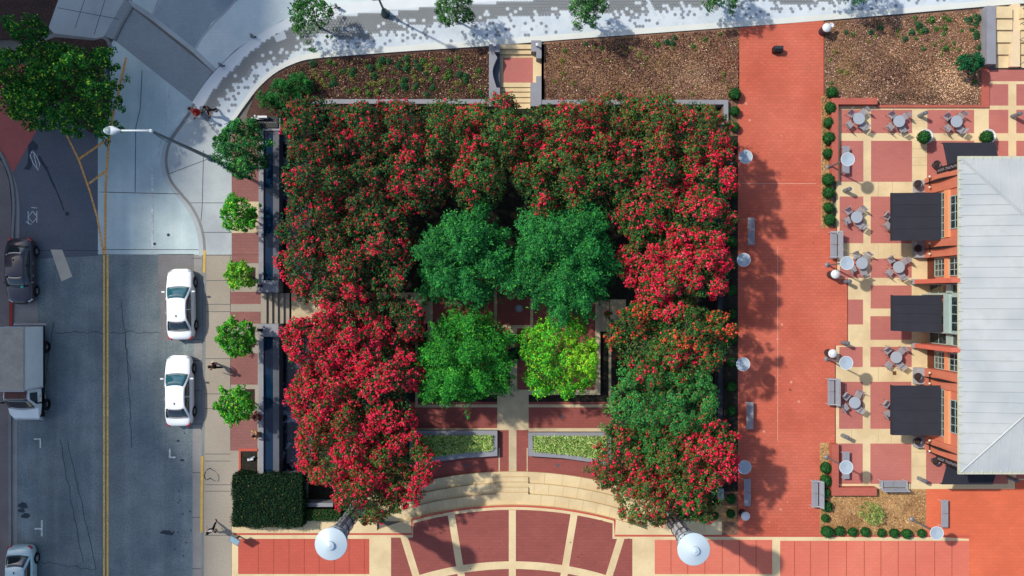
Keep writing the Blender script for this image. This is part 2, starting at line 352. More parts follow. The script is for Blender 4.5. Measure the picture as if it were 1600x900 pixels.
for (x, y, r) in ((262,832,5.5),(256,832,5),(268,834,4),(36,790,7),(40,806,6),(34,798,5),(278,689,2.4),(285,719,3)):
    spots.append([(x+r*math.cos(a)*random.uniform(.8,1.6), y+0.7*r*math.sin(a)*random.uniform(.7,1.2)) for a in np.linspace(0,2*math.pi,12)[:-1]])
multi('oil_spots', spots, RZ+0.006, M_TAR, label='oil spots near the right kerb')
# ------------------------------------------------------------------ street corner top left
slab('corner_walk', [(92,-300),(91,0),(75,42),(84,52),(150,60),(162,57),(194,0),(215,-40),(260,-300)], 0.0, M_CONCL, thick=0.14, label='concrete corner walk at the top left')
multi('corner_joints', [stripone(l, 0.9) for l in ([(90,12),(186,30)], [(132,0),(117,44)], [(164,0),(147,54)])], 0.004, M_JOINT, label='joints of the corner walk')
slab('dark_bed', [(-400,-300),(92,-300),(91,0),(76,42),(60,60),(-400,70)], 0.004, M_LAWN, thick=0.14, label='dark planted bed at the top left corner')
isl = curve([(150,60),(166,58),(173,72),(167,100),(168,130),(174,155),(172,175),(160,195),(147,205)])
slab('island_kerb', [(60,60),(84,52)] + isl + [(110,200),(60,130)], 0.002, M_KERB, thick=0.14, label='kerbed island round the big tree')
slab('island_bed', [(64,66),(86,58)] + [(x-4, y+3) for x, y in isl] + [(112,190),(66,128)], 0.008, M_LAWN, thick=0.01, label='planted bed inside the kerbed island')
slab('paver_strip', [(190,-10),(206,10),(178,62),(161,56)], -0.006, M_PAV1, thick=0.13, label='narrow dark paver strip beside the corner walk')
multi('paver_strip_kerb', [stripone([(206,10),(192,34),(178,62)], 3.4)], 0.0, M_KERB, thick=0.13, label='pale kerb beside the dark paver strip')
slab('paver_band', [(206,12),(332,112),(300,159),(179,63)], RZ+0.006, M_PAV1, label='diagonal band of slate pavers across the street')
slab('upper_pavers', [(237,23),(262,-40),(410,-40),(372,0),(330,36),(303,80)], RZ+0.006, M_PAV2, label='slate blue pavers of the street at the top')
slab('pale_pavers', [(303,80),(330,36),(372,0),(410,-40),(700,-60),(560,12),(510,10),(440,32),(400,57),(368,78),(334,111)], RZ+0.005, M_PAV3, label='pale blue pavers along the plaza kerb')
multi('paver_borders', [stripone([(200,2),(237,27),(303,79),(336,110)], 7), stripone(curve([(303,80),(316,58),(338,32),(358,12),(390,-25)]), 3.4), stripone([(236,27),(256,-10)], 3)],
      RZ+0.012, M_CONCL, label='pale concrete border strips between the pavers')
slab('upper_left_concrete', [(206,2),(214,-40),(262,-40),(240,24)], RZ+0.004, M_CONCB, label='pale concrete at the top of the street')
# ------------------------------------------------------------------ plaza with hexagon dots
C0 = curve([(300,160),(316,136),(335,112),(368,80),(400,57),(440,33),(470,21),(512,10),(560,4),(620,-2),(800,-16),(1200,-46),(1800,-90)], 4)
C0i = curve([(309,173),(328,147),(348,122),(374,97),(400,73),(440,48),(470,37),(512,27),(560,20),(620,14),(800,0),(1200,-30),(1800,-74)], 4)
C1 = curve([(345,222),(365,190),(383,164),(404,137),(430,114),(460,99),(490,91.5),(560,85.5),(650,79),(764,71.5),(900,60.5),(1160,41.5),(1290,31.5),(1540,10),(1700,-3),(1900,-20)], 5)
C1i = [(x-3.5 if x < 440 else x, y-6 if x < 440 else y-9) for x, y in C1]
slab('plaza', C0i + [(1900,-20)] + C1[::-1][1:] + [(335,240),(309,173)], 0.0, M_PLLIGHT, thick=0.14, label='pale plaza paving with scattered hexagon dots')
slab('plaza_kerb', C0 + C0i[::-1], 0.003, M_PLWHITE, thick=0.14, label='wide white kerb band of the plaza')
slab('plaza_edge', C1 + C1i[::-1], 0.006, M_PLEDGE, thick=0.14, label='pale edging between plaza and planted beds')
slab('corner_sidewalk', [(303,164),(310,173),(345,206),(352,224),(372,236),(372,398),(320,398)] + cc[::-1][1:], 0.004, M_CONCL, thick=0.14, label='pale concrete sidewalk at the rounded corner')
multi('corner_sidewalk_joints', [stripone(l, 1.0) for l in ([(263,272),(352,238)], [(318,235),(316,320),(314,345)], [(298,317),(362,317)], [(318,363),(362,363)], [(303,164),(352,224)])], 0.009, M_JOINT, label='joints of the corner sidewalk')
def yint(C, x):
    for i in range(len(C)-1):
        if C[i][0] <= x <= C[i+1][0] and C[i+1][0] > C[i][0]:
            return C[i][1] + (C[i+1][1]-C[i][1])*(x-C[i][0])/(C[i+1][0]-C[i][0])
    return None
rng = random.Random(11); P_ = 5.3; dk = MB(); lt = MB(); md = MB(); bandp = []
bumps = [rng.uniform(-1, 1) for _ in range(200)]
def nz(x):
    i = x/34.0; a = int(math.floor(i)); f = i-a; f = f*f*(3-2*f); return bumps[a % 200]*(1-f) + bumps[(a+1) % 200]*f
for j in range(-20, 60):
    for i in range(55, 350):
        x = i*P_*0.95 + (0.5*P_*0.95 if j % 2 else 0); y = j*P_*0.86
        if not 310 < x < 1650: continue
        y0 = yint(C0i, x); y1 = yint(C1i, x) or (173+(x-309)*1.32 if x < 346 else None)
        if y0 is None or y1 is None or not y0+2.5 < y < y1-2.5: continue
        # distance from the kerb
        dist = min(math.hypot(x-q[0], y-q[1]) for q in C0i if abs(q[0]-x) < 60) if x < 640 else y-y0
        lim = 27 + 9*nz(x) + (6 if 400 < x < 640 else 0) + (4 if x > 640 else 0) - (20 if x > 1330 else 0)
        def hexa(r, z):
            return [W(x+r*math.cos(R(60*k)), y+r*math.sin(R(60*k)), z) for k in range(6)]
        if dist < lim:
            t = dist/lim
            if t > 0.45 and rng.random() < (0.07 + 0.22*max(0, t-0.6)/0.4): lt.prism(hexa(2.7, 0.009), 0.0, 0.009)
            else: dk.prism(hexa(3.3, 0.005), 0.0, 0.005)
        else:
            t = (dist-lim)/22
            if rng.random() < (0.34 if t < 0.35 else 0.13): dk.prism(hexa(2.9, 0.005), 0.0, 0.005, 1)
            elif rng.random() < 0.15: md.prism(hexa(2.9, 0.004), 0.0, 0.004)
tag(dk.build('plaza_dark_pavers', [M_PLDARK, M_PLDOT]), 'dark grey hexagon pavers set in the plaza', kind='structure')
tag(lt.build('plaza_white_dots', M_PLMID), 'white hexagon dots in the dark margin of the plaza', kind='structure')
tag(md.build('plaza_grey_dots', M_PLMID), 'faint grey hexagon dots in the pale plaza paving', kind='structure')
multi('plaza_plates', [[(428,57),(444,49),(448,60),(432,66)], rect(609,16,622,24)], 0.008, M_PLMID, label='pale utility plates in the dark plaza margin')
# ------------------------------------------------------------------ sidewalk with brick band
slab('sidewalk', [(318,399),(408,399),(408,813),(361.5,813),(361.5,1300),(318,1300)], 0.0, M_BEIGEL, thick=0.14, label='worn beige concrete sidewalk along the garden')
multi('sidewalk_joints', [rect(320,q,360,q+0.9) for q in (438,475,486.5,560,615,638,709,720,757,767,836)] + [rect(359.6,398,360.4,704)], 0.004, M_JOINT, label='joints of the worn sidewalk')
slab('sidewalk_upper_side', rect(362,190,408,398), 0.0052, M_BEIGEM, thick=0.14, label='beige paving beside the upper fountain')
multi('brick_band', [rect(362,190,404,315), rect(362,364,404,398), rect(362,398.5,404,411), rect(360.5,456,407,475), rect(360.5,487,407,505.5), rect(360.5,552,402.5,601), rect(360,645,402,704)], 0.010, M_ROSE,
      label='rose brick panels between the street trees')
multi('tree_pits', [rect(385,325,399,355), rect(385,418,399,447), rect(384,515,398,543), rect(383,608,398,637)], 0.012, M_MULCHD, label='dark mulched tree pits')
multi('bed_kerb', [rect(373,704,376,745), rect(373,701,402,705)], 0.06, M_REDP, thick=0.06, label='thin red brick kerb round the small bed')
slab('small_bed', rect(376,705,402,760), 0.01, M_UNDER, label='small planted bed beside the hedge')
# ------------------------------------------------------------------ garden pit
PZ = -0.75
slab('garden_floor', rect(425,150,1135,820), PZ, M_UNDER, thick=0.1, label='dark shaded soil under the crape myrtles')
slab('garden_brick_walk', rect(640,628,955,800), PZ+0.006, M_MAUVE, label='mauve brick walk south of the court')
multi('garden_beige_lines', [rect(640,669,777,674), rect(826,669,955,674), rect(648,632,955,636.5), rect(649,505,653,634), rect(951,505,955,634), rect(777,626,826,672), rect(795,672,807,740),
      rect(779,700,781,738), rect(823,700,824.5,738)], PZ+0.012, M_BEIGEM, label='beige concrete lines in the garden walk')
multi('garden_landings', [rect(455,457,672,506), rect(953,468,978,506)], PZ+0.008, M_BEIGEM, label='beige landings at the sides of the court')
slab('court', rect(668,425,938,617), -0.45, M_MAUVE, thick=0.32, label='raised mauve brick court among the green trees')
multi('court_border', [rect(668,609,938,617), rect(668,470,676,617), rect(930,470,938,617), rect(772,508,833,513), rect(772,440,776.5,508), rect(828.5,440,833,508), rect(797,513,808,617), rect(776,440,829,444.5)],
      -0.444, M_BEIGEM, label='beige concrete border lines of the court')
b = MB()
for i, z in enumerate((-0.53, -0.61, -0.69)):
    b.prism([W(*p, z) for p in rect(777, 617+i*5, 826, 622+i*5)], -0.8, z)
tag(b.build('court_steps', M_BEIGEM), 'beige steps from the court down to the brick walk', kind='structure')
b = MB()
for i, z in enumerate((-0.53, -0.61, -0.69)):
    b.prism([W(*p, z) for p in rect(934+i*6, 468, 940+i*6, 518)], -0.8, z)
    b.prism([W(*p, z) for p in rect(666-i*6, 468, 672-i*6, 506)], -0.8, z)
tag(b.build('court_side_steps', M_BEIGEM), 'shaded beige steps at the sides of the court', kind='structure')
multi('drain_plates', [rect(725,648,729.5,652.5), rect(875,648,879.5,652.5), rect(725,725,729.5,729), rect(869,725,873.5,729)], PZ+0.014, M_GRAND, label='small square drains in the garden walk')
# curved tiers
AX, AY = 801, 1381
b = MB(); jt = []
for r0, r1, z in ((644,626,-0.57), (626,609,-0.38), (609,592,-0.19)):
    A = arc(AX, AY, r0, -22, 22, 40); B = arc(AX, AY, r1, -22, 22, 40)
    for i in range(40): b.prism([W(*p, z) for p in (A[i], A[i+1], B[i+1], B[i])], -0.8, z)
    for a in np.arange(-21, 22, 2.55 if r0 > 630 else 2.1):
        off = 0.0 if r0 != 626 else 1.0
        p, q = arc(AX, AY, r0, a+off, a+off, 1)[0], arc(AX, AY, r1, a+off, a+off, 1)[0]
        if abs(a+off) > 2.4: jt.append((stripone([p, q], 0.8), z+0.004))
tag(b.build('curved_tiers', M_BEIGE), 'curved beige concrete seating tiers', kind='structure')
b = MB()
for p, z in jt: b.prism([W(*q, z) for q in p], z-0.01, z)
for r, z in ((626.6,-0.376), (609.6,-0.186)):
    A = arc(AX, AY, r+0.8, -22, 22, 40); B = arc(AX, AY, r, -22, 22, 40)
    for i in range(40): b.prism([W(*p, z-0.15) for p in (A[i], A[i+1], B[i+1], B[i])], z-0.16, z-0.186)
tag(b.build('tier_joints', M_JOINTB), 'fine joints between the tier slabs', kind='structure')
b = MB()
for i, (y, z) in enumerate(((738,-0.57),(746,-0.47),(754,-0.38),(762,-0.28),(770,-0.19))):
    b.prism([W(*p, z+0.006) for p in rect(775.5, y, 825.5, 780)], -0.8, z+0.006+0.0)
tag(b.build('tier_steps', M_BEIGE), 'narrow beige steps through the middle of the tiers', kind='structure')
b = MB()
for y, z in ((746,-0.464),(754,-0.374),(762,-0.274),(770,-0.184)): b.prism([W(*p, z) for p in rect(776, y-0.9, 825, y)], z-0.03, z-0.09+0.004)
tag(b.build('tier_step_joints', M_JOINTB), 'joint lines of the middle steps', kind='structure')  # slightly darker beige line along each step edge
# ------------------------------------------------------------------ lower plaza
a592 = arc(AX, AY, 592, -20.8, 20.8, 40)
slab('lower_plaza', [(362,814),(589,814),(589,829)] + a592 + [(1012,829),(1012,814),(1153,814),(1153,1400),(362,1400)], 0.0, M_BEIGE, thick=0.9, label='beige paving south of the tiers')
a585 = arc(AX, AY, 584.5, -15.4, 15.5, 24)
slab('round_brick_floor', [(611,840),(645,840)] + a585 + [(957,842),(988,842),(988,1400),(611,1400)], 0.004, M_MAUVE, label='mauve brick floor in wedge panels')
redline = [(365,834.5),(643.5,834.5),(643.5,812)] + arc(AX, AY, 590.3, -15.5, 15.7, 24) + [(960.5,813),(960.5,837),(1280,837.5),(1516,838)]
multi('red_edge_line', strip(redline, 3.0), 0.009, M_REDP, label='thin red brick edge following the tiers')
bl = []
for a in (-17.4, -9.45, 9.45, 17.4):
    A = arc(AX, AY, 585 if abs(a) < 12 else 572, a, a, 1)[0]; B = arc(AX, AY, 320, a, a, 1)[0]; bl.append(stripone([A, B], 11))
bl += strip(arc(AX, AY, 498, -18, 18, 30), 12)
bl += [rect(795,797,806,1400)]
multi('beige_wedge_lines', bl[:4], 0.008, M_BEIGE, label='beige radial lines between the brick wedges')
multi('beige_ring', bl[4:-1], 0.012, M_BEIGE, label='beige curved ring across the wedges')
multi('beige_centre_line', bl[-1:], 0.016, M_BEIGE, label='beige centre line of the wedges')
slab('red_panels', rect(372,842,577,897), 0.004, M_REDP, label='red brick panels at the lower left')
slab('red_panels_below', rect(372,903,577,1400), 0.004, M_REDP, label='red brick panels continuing below')
slab('salmon_panels', rect(1023,843.5,1206.5,897), 0.004, M_REDP2, label='salmon brick panels right of the wedges')
slab('salmon_panels_below', rect(1023,903,1206.5,1400), 0.004, M_REDP2, label='salmon brick panels continuing below the beige line')
slab('salmon_panels_right', rect(1219,845,1514,1400), 0.0045, M_REDP2, label='long row of salmon brick panels')
multi('panel_joints', [rect(x,842,x+0.9,897) for x in (403,427,451,475,498,522,545,569)] + [rect(x,844,x+0.9,897) for x in (1048,1074,1101,1128,1155,1181)] +
      [rect(x,846,x+0.9,1000) for x in (1241,1266,1294,1322,1350,1376,1403,1430,1460,1487)], 0.009, M_JOINTR, label='fine joints between the brick panels')
multi('beige_strip_joints', [rect(x,814,x+0.9,833) for x in (402,427,450,474,499,522,546)] + [rect(x,814,x+0.9,834) for x in (1100,1126)], 0.003, M_JOINTB, label='joints of the beige strip')
# ------------------------------------------------------------------ brick walkway and terrace
slab('brick_walkway', [(1155,43),(1287,32),(1287,150),(1283,355),(1308,355),(1308,435),(1325,435),(1325,540),(1306,540),(1306,692),(1281,692),(1281,836),(1153,836),(1153,150)], 0.0, M_WALK, thick=0.14,
     label='broad orange brick walkway beside the flowering trees')
slab('orange_corner', [(1447,764),(1587,764),(1587,750),(1900,750),(1900,1400),(1514,1400),(1514,842),(1447,838)], 0.001, M_WALK2, thick=0.14, label='bright orange brick at the lower right')
slab('orange_strip', rect(1153,815,1281,838), 0.001, M_WALK, thick=0.14, label='lower end of the brick walkway')
slab('beige_edge_right', [(1153,838.8),(1514,839.5),(1514,846),(1153,843.5)], 0.0, M_BEIGE, thick=0.14, label='beige edge below the walkway')
slab('lower_right_base', rect(1153,843,1520,1400), -0.002, M_BEIGE, thick=0.14, label='beige paving base at the lower right')
multi('pale_lines', [rect(1160,286.6,1275,287.4), rect(1214.8,385,1215.5,690)], 0.005, mat('expansion_line', T(230,176,152), 0.8), label='thin pale expansion lines in the walkway')
slab('terrace', [(1307,165),(1900,165),(1900,750),(1586,750),(1586,764),(1305,764),(1305,540),(1324,540),(1324,435),(1307,435)], 0.0, M_BEIGE, thick=0.14, label='beige concrete cafe terrace')
tb = [rect(1314,171.5,1349,208), rect(1361,171.5,1425,208), rect(1449,171.5,1522,208), rect(1545,171.5,1575.5,208), rect(1588,171.5,1700,208),
      rect(1313,220,1349,284), rect(1361,220,1425,284), rect(1448.5,220,1522,284), rect(1545,220,1575.5,284), rect(1588,220,1700,284),
      rect(1312,307,1349,380), rect(1360.5,307,1424.5,380), rect(1312.5,404,1349,434), rect(1360.5,404,1424.5,434),
      rect(1360.5,446,1424.5,482), rect(1325,468,1348.5,507), rect(1360,494,1424.5,531), rect(1311.5,542,1348,573.5), rect(1360,542,1424.5,573.5),
      rect(1311,596.5,1348,670), rect(1360,596.5,1424,670), rect(1311,693,1348,756), rect(1360,693,1424,756), rect(1447,693,1552,756), rect(1552,693,1575,756), rect(1588,693,1700,748)]
multi('terrace_brick_panels', tb, 0.005, M_TERR, label='mauve brick panels in the cafe terrace')
slab('terrace_north_brick', [(1546,109),(1900,109),(1900,165),(1546,165)], 0.0, M_TERR, thick=0.14, label='mauve brick walk north of the terrace')
multi('terrace_north_lines', [rect(1545,127,1900,131.5), rect(1575.5,131,1588,165)], 0.006, M_BEIGE, label='beige lines in the north brick walk')
multi('terrace_joints', [rect(1425,x,1449,x+0.8) for x in (188,232,246,258)] + [rect(x,284,x+0.8,307) for x in (1372,1394)] + [rect(x,382,x+0.8,402) for x in (1372,1393,1410)] +
      [rect(x,574,x+0.8,596) for x in (1372,1394)] + [rect(x,672,x+0.8,692) for x in (1330,1372,1392)] + [rect(1425,x,1447,x+0.8) for x in (706,728)], 0.003, M_JOINTB, label='fine joints of the beige terrace')
slab('terrace_drain', rect(1395,580,1400.5,586), 0.006, mat('drain_brass', T(110,84,48), 0.5), label='small square brown drain in the terrace')
multi('manhole', [[(x+r*math.cos(a), y+r*math.sin(a)) for a in np.linspace(0,2*math.pi,17)[:-1]] for x, y, r in ((105,334,3.4),(263,367,2.4),(241.5,381,2.2))], RZ+0.018, M_TAR, label='dark round manhole covers in the street')

# gum, scuffs and worn spots on the brick walkway
rs = random.Random(9); sp_ = []
for i in range(60):
    x, y, r = rs.uniform(1160,1278), rs.uniform(60,830), rs.choice([0.5,0.6,0.8,1.1,2.2])
    sp_.append([(x+r*math.cos(a)*rs.uniform(.7,1.3), y+r*math.sin(a)*rs.uniform(.7,1.3)) for a in np.linspace(0,2*math.pi,8)[:-1]])
multi('walkway_scuffs', sp_[:36], 0.004, mat('pale_scuff', T(226,150,128), 0.9, 0.2, 2), thick=0.003, label='small pale scuffs on the brick walkway')
multi('walkway_gum', sp_[36:], 0.004, mat('dark_gum', T(150,78,64), 0.9, 0.2, 2), thick=0.003, label='small dark gum spots on the brick walkway')
sp_ = []
for i in range(70):
    x, y, r = rs.uniform(620,985), rs.uniform(800,900), rs.choice([0.4,0.5,0.7,1.0])
    sp_.append([(x+r*math.cos(a)*rs.uniform(.7,1.3), y+r*math.sin(a)*rs.uniform(.7,1.3)) for a in np.linspace(0,2*math.pi,7)[:-1]])
multi('floor_spots', sp_, 0.022, mat('floor_stain', T(120,72,64), 0.9, 0.2, 2), thick=0.003, label='small dark stains on the round brick floor')
# ------------------------------------------------------------------ beds
slab('bed_north_west', [(400,142),(430,116),(460,101),(490,93.5),(560,87.5),(650,81),(764,74),(764,158),(440,175),(440,204),(398,204),(385,180)], 0.0, M_MULCHB, thick=0.14, label='mulched bed with small green tufts')
slab('bed_north', [(850,66),(1155,43.5),(1155,158),(850,158)], 0.0, M_MULCH, thick=0.14, label='brown mulched bed with few tufts')
slab('bed_north_east', [(1288,34),(1540,13),(1540,100),(1534,108),(1534,166),(1288,166)], 0.0, M_MULCH, thick=0.14, label='brown bed littered with straw and leaves')
slab('bed_walk_side_shade', rect(1129,212,1153,768), 0.012, M_UNDER, thick=0.02, label='darker sheet on the narrow bed beside the walkway, tree shade in its colour')  # dark sheet over the mulch carries the tree shade in its colour
slab('bed_walk_side', rect(1128,156,1153,838), 0.002, M_MULCH, thick=0.9, label='narrow bed between the garden wall and the walkway')
slab('bed_boxwood', rect(1283,150,1301,356), 0.004, M_STRAW, thick=0.14, label='straw covered strip with clipped round shrubs')
slab('bed_south_east', [(1281,692),(1297,692),(1297,764),(1447,764),(1447,837),(1281,837)], 0.004, M_STRAW, thick=0.14, label='straw covered bed at the lower right')
slab('bed_corner_right', rect(1100,790,1151,815), 0.006, M_STRAW, thick=0.14, label='strip of straw litter right of the tower')
# leaf litter on the beds (stuff)
def litter(name, x0, y0, x1, y1, n, cols, wts, label, poly=None, seed=3, z=0.02, size=(0.05,0.125), patches=()):
    r = np.random.default_rng(seed); pts = []; pl = []
    while len(pts) < n:
        x, y = r.uniform(x0, x1), r.uniform(y0, y1)
        if poly:
            ins = False; j = len(poly)-1
            for i in range(len(poly)):
                if (poly[i][1] > y) != (poly[j][1] > y) and x < (poly[j][0]-poly[i][0])*(y-poly[i][1])/(poly[j][1]-poly[i][1]+1e-9)+poly[i][0]: ins = not ins
                j = i
            if not ins: continue
        pts.append((*W(x, y, z), z + r.uniform(0, 0.05))); pl.append((x, y))
    c = np.array(pts); pl = np.array(pl); nr = np.tile([0, 0, 1.0], (n, 1))
    A = pal(r, n, cols, wts, 0.35)
    nzz = np.sin(pl[:,0]*0.11+seed)*np.sin(pl[:,1]*0.13+2*seed)+0.5*np.sin(pl[:,0]*0.27)*np.sin(pl[:,1]*0.31+seed); A *= (0.84*(1+0.34*nzz))[:, None]
    for (px_, py_, rx, ry, col, st) in patches:
        f = np.exp(-((pl[:,0]-px_)/rx)**2-((pl[:,1]-py_)/ry)**2)*st; m_ = r.random(n) < f
        A[m_] = np.array(col)*r.uniform(0.65, 1.35, (m_.sum(), 1))
    o = scatter(name, c, nr, r.uniform(*size, n), np.clip(A, 0.004, 1), CHIP, None, r, 0.5, 0.45)
    return tag(o, label, name.replace('_', ' '), kind='stuff')
BR = [srgb(78,52,48), srgb(150,110,90), srgb(190,152,122), srgb(226,202,172), srgb(120,116,60), srgb(70,48,52)]
litter('leaf_litter', 440, 75, 764, 158, 16000, BR, [5,3.4,1.2,.45,2.2,5], 'dark leaf litter between the green tufts in the upper left bed', [(400,142),(430,118),(460,103),(490,95),(764,75),(764,157),(440,172),(440,200),(398,200)], 3, patches=((600,120,120,30,T(58,40,44),.45),(680,90,80,8,T(170,124,92),.4),(420,190,26,14,T(196,140,88),.7),(640,130,90,14,T(72,70,40),.3)))
litter('leaf_litter', 850, 45, 1155, 158, 19000, BR, [4,4,1.8,.5,1.6,3.4], 'brown leaf litter of the bed right of the small stair', [(851,68),(1154,46),(1154,157),(851,157)], 4, patches=((1080,118,34,22,T(204,168,140),.7),(1110,140,40,14,T(206,164,126),.7),(925,122,20,16,T(196,156,122),.5),(1028,98,12,12,T(196,164,96),.6),(960,90,60,24,T(58,44,46),.5),(1135,100,20,30,T(140,72,72),.4),(880,95,24,20,T(176,140,96),.4)))
litter('leaf_litter', 1288, 15, 1536, 166, 21000, BR, [2.2,4.4,4.4,1.5,1.0,1.6], 'straw coloured leaf litter of the upper right bed', [(1289,36),(1538,15),(1533,165),(1289,165)], 5, patches=((1490,128,34,26,srgb(226,190,150),.95),(1322,106,14,24,T(176,150,92),.6),(1318,130,26,12,T(200,160,116),.6),(1400,118,46,22,T(74,50,48),.6),(1420,152,45,9,T(70,62,48),.7),(1440,50,80,18,T(190,150,118),.45),(1308,60,14,30,T(184,140,104),.5),(1512,60,14,40,T(196,150,112),.5)))
ST = [T(216,180,128), T(190,146,96), T(150,108,72), T(236,208,160)]
litter('straw', 1281, 692, 1447, 837, 5000, ST, [3,4,2,1.5], 'dry straw covering the bed at the lower right', [(1282,693),(1296,693),(1296,765),(1446,765),(1446,836),(1282,836)], 6)
litter('straw', 1283, 150, 1301, 356, 1800, ST, [3,4,3,1], 'dry straw in the strip of round shrubs', rect(1284,151,1300,355), 7)
# ------------------------------------------------------------------ walls, stairs and fountains
M_STEELG = mat('grey_steel', T(140,150,160), 0.45, 0.08, 4, metal=0.3)
M_STEELD = mat('dark_steel', T(66,70,78), 0.5, 0.08, 4, metal=0.3)
M_WHITE = mat('white_paint', T(232,236,238), 0.5, 0.03, 3)
M_BLACK = mat('black_metal', T(26,28,32), 0.5, 0.1, 4)
M_WATER = mat('fountain_water', T(14,44,70), 0.05, 0.1, 1.0, spec=0.4, bump=0.25, bump_scale=6)
M_POOL = mat('churned_water', T(12,26,44), 0.10, 0.2, 1.0, spec=0.5, col2=T(150,170,190), c2_scale=1.1, c2_lo=0.56, c2_hi=0.66, bump=0.6, bump_scale=5)
M_BRAIL = mat('green_rail', T(120,140,140), 0.5, 0.05, 3)
def wallpx(name, polys, z0, z1, m, label, cat, group=None, parent=None):
    b = MB()
    for p in polys: b.prism([W(x, y, z1) for x, y in p], z0, z1)
    o = b.build(name, m, parent)
    if not parent: tag(o, label, cat, group)
    return o
def fountain(y0, y1, top, bot, label):
    """long raised granite trough with water on top and a lower churned pool beside it"""
    rt = empty('fountain', W3(420, (y0+y1)/2, -0.75), label=label, cat='fountain', group='long wall fountains between sidewalk and garden')
    def loc(o): o.location = -Vector(rt.location); return o
    zt = 0.45
    b = MB()
    for p in top + bot: b.prism([W(x, y, zt) for x, y in p], -0.8, zt)
    b.prism([W(x, y, zt) for x, y in rect(404,y0,411.5,y1)], -0.8, zt-0.004)
    loc(b.build('basin_wall', M_GRAN, rt))
    b = MB(); b.prism([W(x, y, zt) for x, y in rect(411.5,y0,426,y1)], -0.8, 0.30); loc(b.build('water', M_WATER, rt))
    b = MB(); b.prism([W(x, y, zt) for x, y in rect(426,y0,435.5,y1)], -0.8, 0.36); loc(b.build('spill_ledge', M_GRAND, rt))
    b = MB(); b.prism([W(x, y, -0.6) for x, y in rect(437,y0,482,y1)], -0.8, -0.6); loc(b.build('lower_pool', M_POOL, rt))
    b = MB(); b.prism([W(x, y, -0.45) for x, y in rect(482,y0,487,y1)], -0.8, -0.45); loc(b.build('pool_kerb', M_GRAND, rt))
    return rt
fountain(204, 438, [rect(404,184,438,204)], [rect(404,438,435,457)], 'long granite wall fountain north of the side stairs, mostly dark water')
fountain(526, 740, [rect(404,506,435,526)], [rect(400,740,432,749)], 'long granite wall fountain south of the side stairs with blue water')
for (x, y, l) in ((407.5,446.5,'black floodlight on the fountain block above the side stairs'), (407.5,515.5,'black floodlight on the fountain block below the side stairs')):
    rt = empty('floodlight', W3(x, y, 0.45), label=l, cat='floodlight', group='black floodlights on the fountain blocks')
    MB().bbox(-0.13,-0.06,0.0,0.13,0.06,0.03).tube([(0,0,0.02),(0,0,0.12)],0.02).build('bracket', M_BLACK, rt)
    MB().bbox(-0.14,-0.09,0.12,0.14,0.09,0.28,0.02).build('lamp_housing', M_BLACK, rt)
b = MB()
for i in range(6):
    z = -0.125*(i+1) if i else -0.004
    z = -0.004 - 0.15*i
    if i < 5: b.prism([W(x, y, z) for x, y in rect([407,416.3,425.2,434,443][i],458,[416.3,425.2,434,443,452][i],505.5)], -0.8, z)
tag(b.build('side_stairs', M_BEIGEL), 'five beige concrete steps going down from the sidewalk between the fountains', 'stairs')
# garden perimeter walls
wallpx('garden_wall', [rect(480,155,764,162), rect(480,162,487,178)], -0.8, 0.30, M_GRAN, 'grey capped garden wall left of the small north stair', 'wall')
wallpx('garden_wall', [rect(846,156,1138,163), rect(1131,163,1138,194)], -0.8, 0.30, M_GRAN, 'grey capped garden wall right of the small north stair', 'wall')
wallpx('garden_side_wall', [rect(1122,194,1129,768)], -0.8, 0.2, mat('shade_toned_stone', T(58,60,66), 0.8, 0.2, 2), 'low garden wall beside the brick walkway, darkened in colour for the tree shade', 'wall')  # stone colour darkened to stand for the shade under the trees
wallpx('garden_corner_wall', [rect(434,740,470,748), rect(470,740,476,792), rect(470,786,520,792)], -0.8, 0.25, M_GRAN, 'short grey wall by the corner of the dark hedge', 'wall')
wallpx('stone_block', [rect(1122,764,1131,781)], 0, 0.4, M_GRAN, 'small grey stone block beside the round shrubs at the walkway end', 'block')
# north stair
rt = empty('stair_wall', W3(768,115,0), label='grey granite cheek wall with curved inner face left of the small north stair', cat='wall')
def loc(o, r): o.location = -Vector(r.location); return o
b = MB(); cv = curve([(781,84.5),(776,92),(770.5,106),(770,116),(773,128),(776,137)], 5)
b.prism([W(x,y,0.45) for x, y in [(764,69),(781,69),(781,81)] + [(772,81)] + cv[4:] + [(781,137),(781,166),(764,166)]], -0.8, 0.45)
loc(b.build('wall_body', M_GRAN, rt), rt)
b = MB(); b.prism([W(x,y,0.0) for x, y in [(781,84),(772,84)] + cv[4:] + [(781,137)]], -0.8, -0.02); loc(b.build('curved_bench', M_GRAND, rt), rt)
wallpx('stair_wall', [rect(830,63,846,80.5), rect(838,80.5,846,91)], -0.8, 0.45, M_GRAN, 'grey granite block at the top right of the small north stair', 'wall')
wallpx('stair_wall', [rect(829,129,846,166), rect(838,119,846,129)], -0.8, 0.35, M_GRAN, 'stepped grey granite wall at the lower right of the small north stair', 'wall')
for (x, y, l) in ((773,73,'small black lamp on the left block of the north stair'), (839,72.5,'small black lamp on the right block of the north stair')):
    rt = empty('post_lamp', W3(x, y, 0.45), label=l, cat='lamp', group='small black lamps at the north stair')
    MB().lathe([(0.05,0),(0.05,0.3)],10).build('post', M_BLACK, rt); MB().lathe([(0.09,0.3),(0.10,0.42),(0.0,0.46)],12).build('lamp_head', M_WHITE, rt)
b = MB()
b.prism([W(x,y,-0.15) for x, y in rect(781,70.5,831,77.3)], -0.8, -0.004); b.prism([W(x,y,-0.15) for x, y in rect(781,77.3,831,84.4)], -0.8, -0.16)
b.prism([W(x,y,-0.3) for x, y in rect(781,84.4,846,136)], -0.8, -0.32)
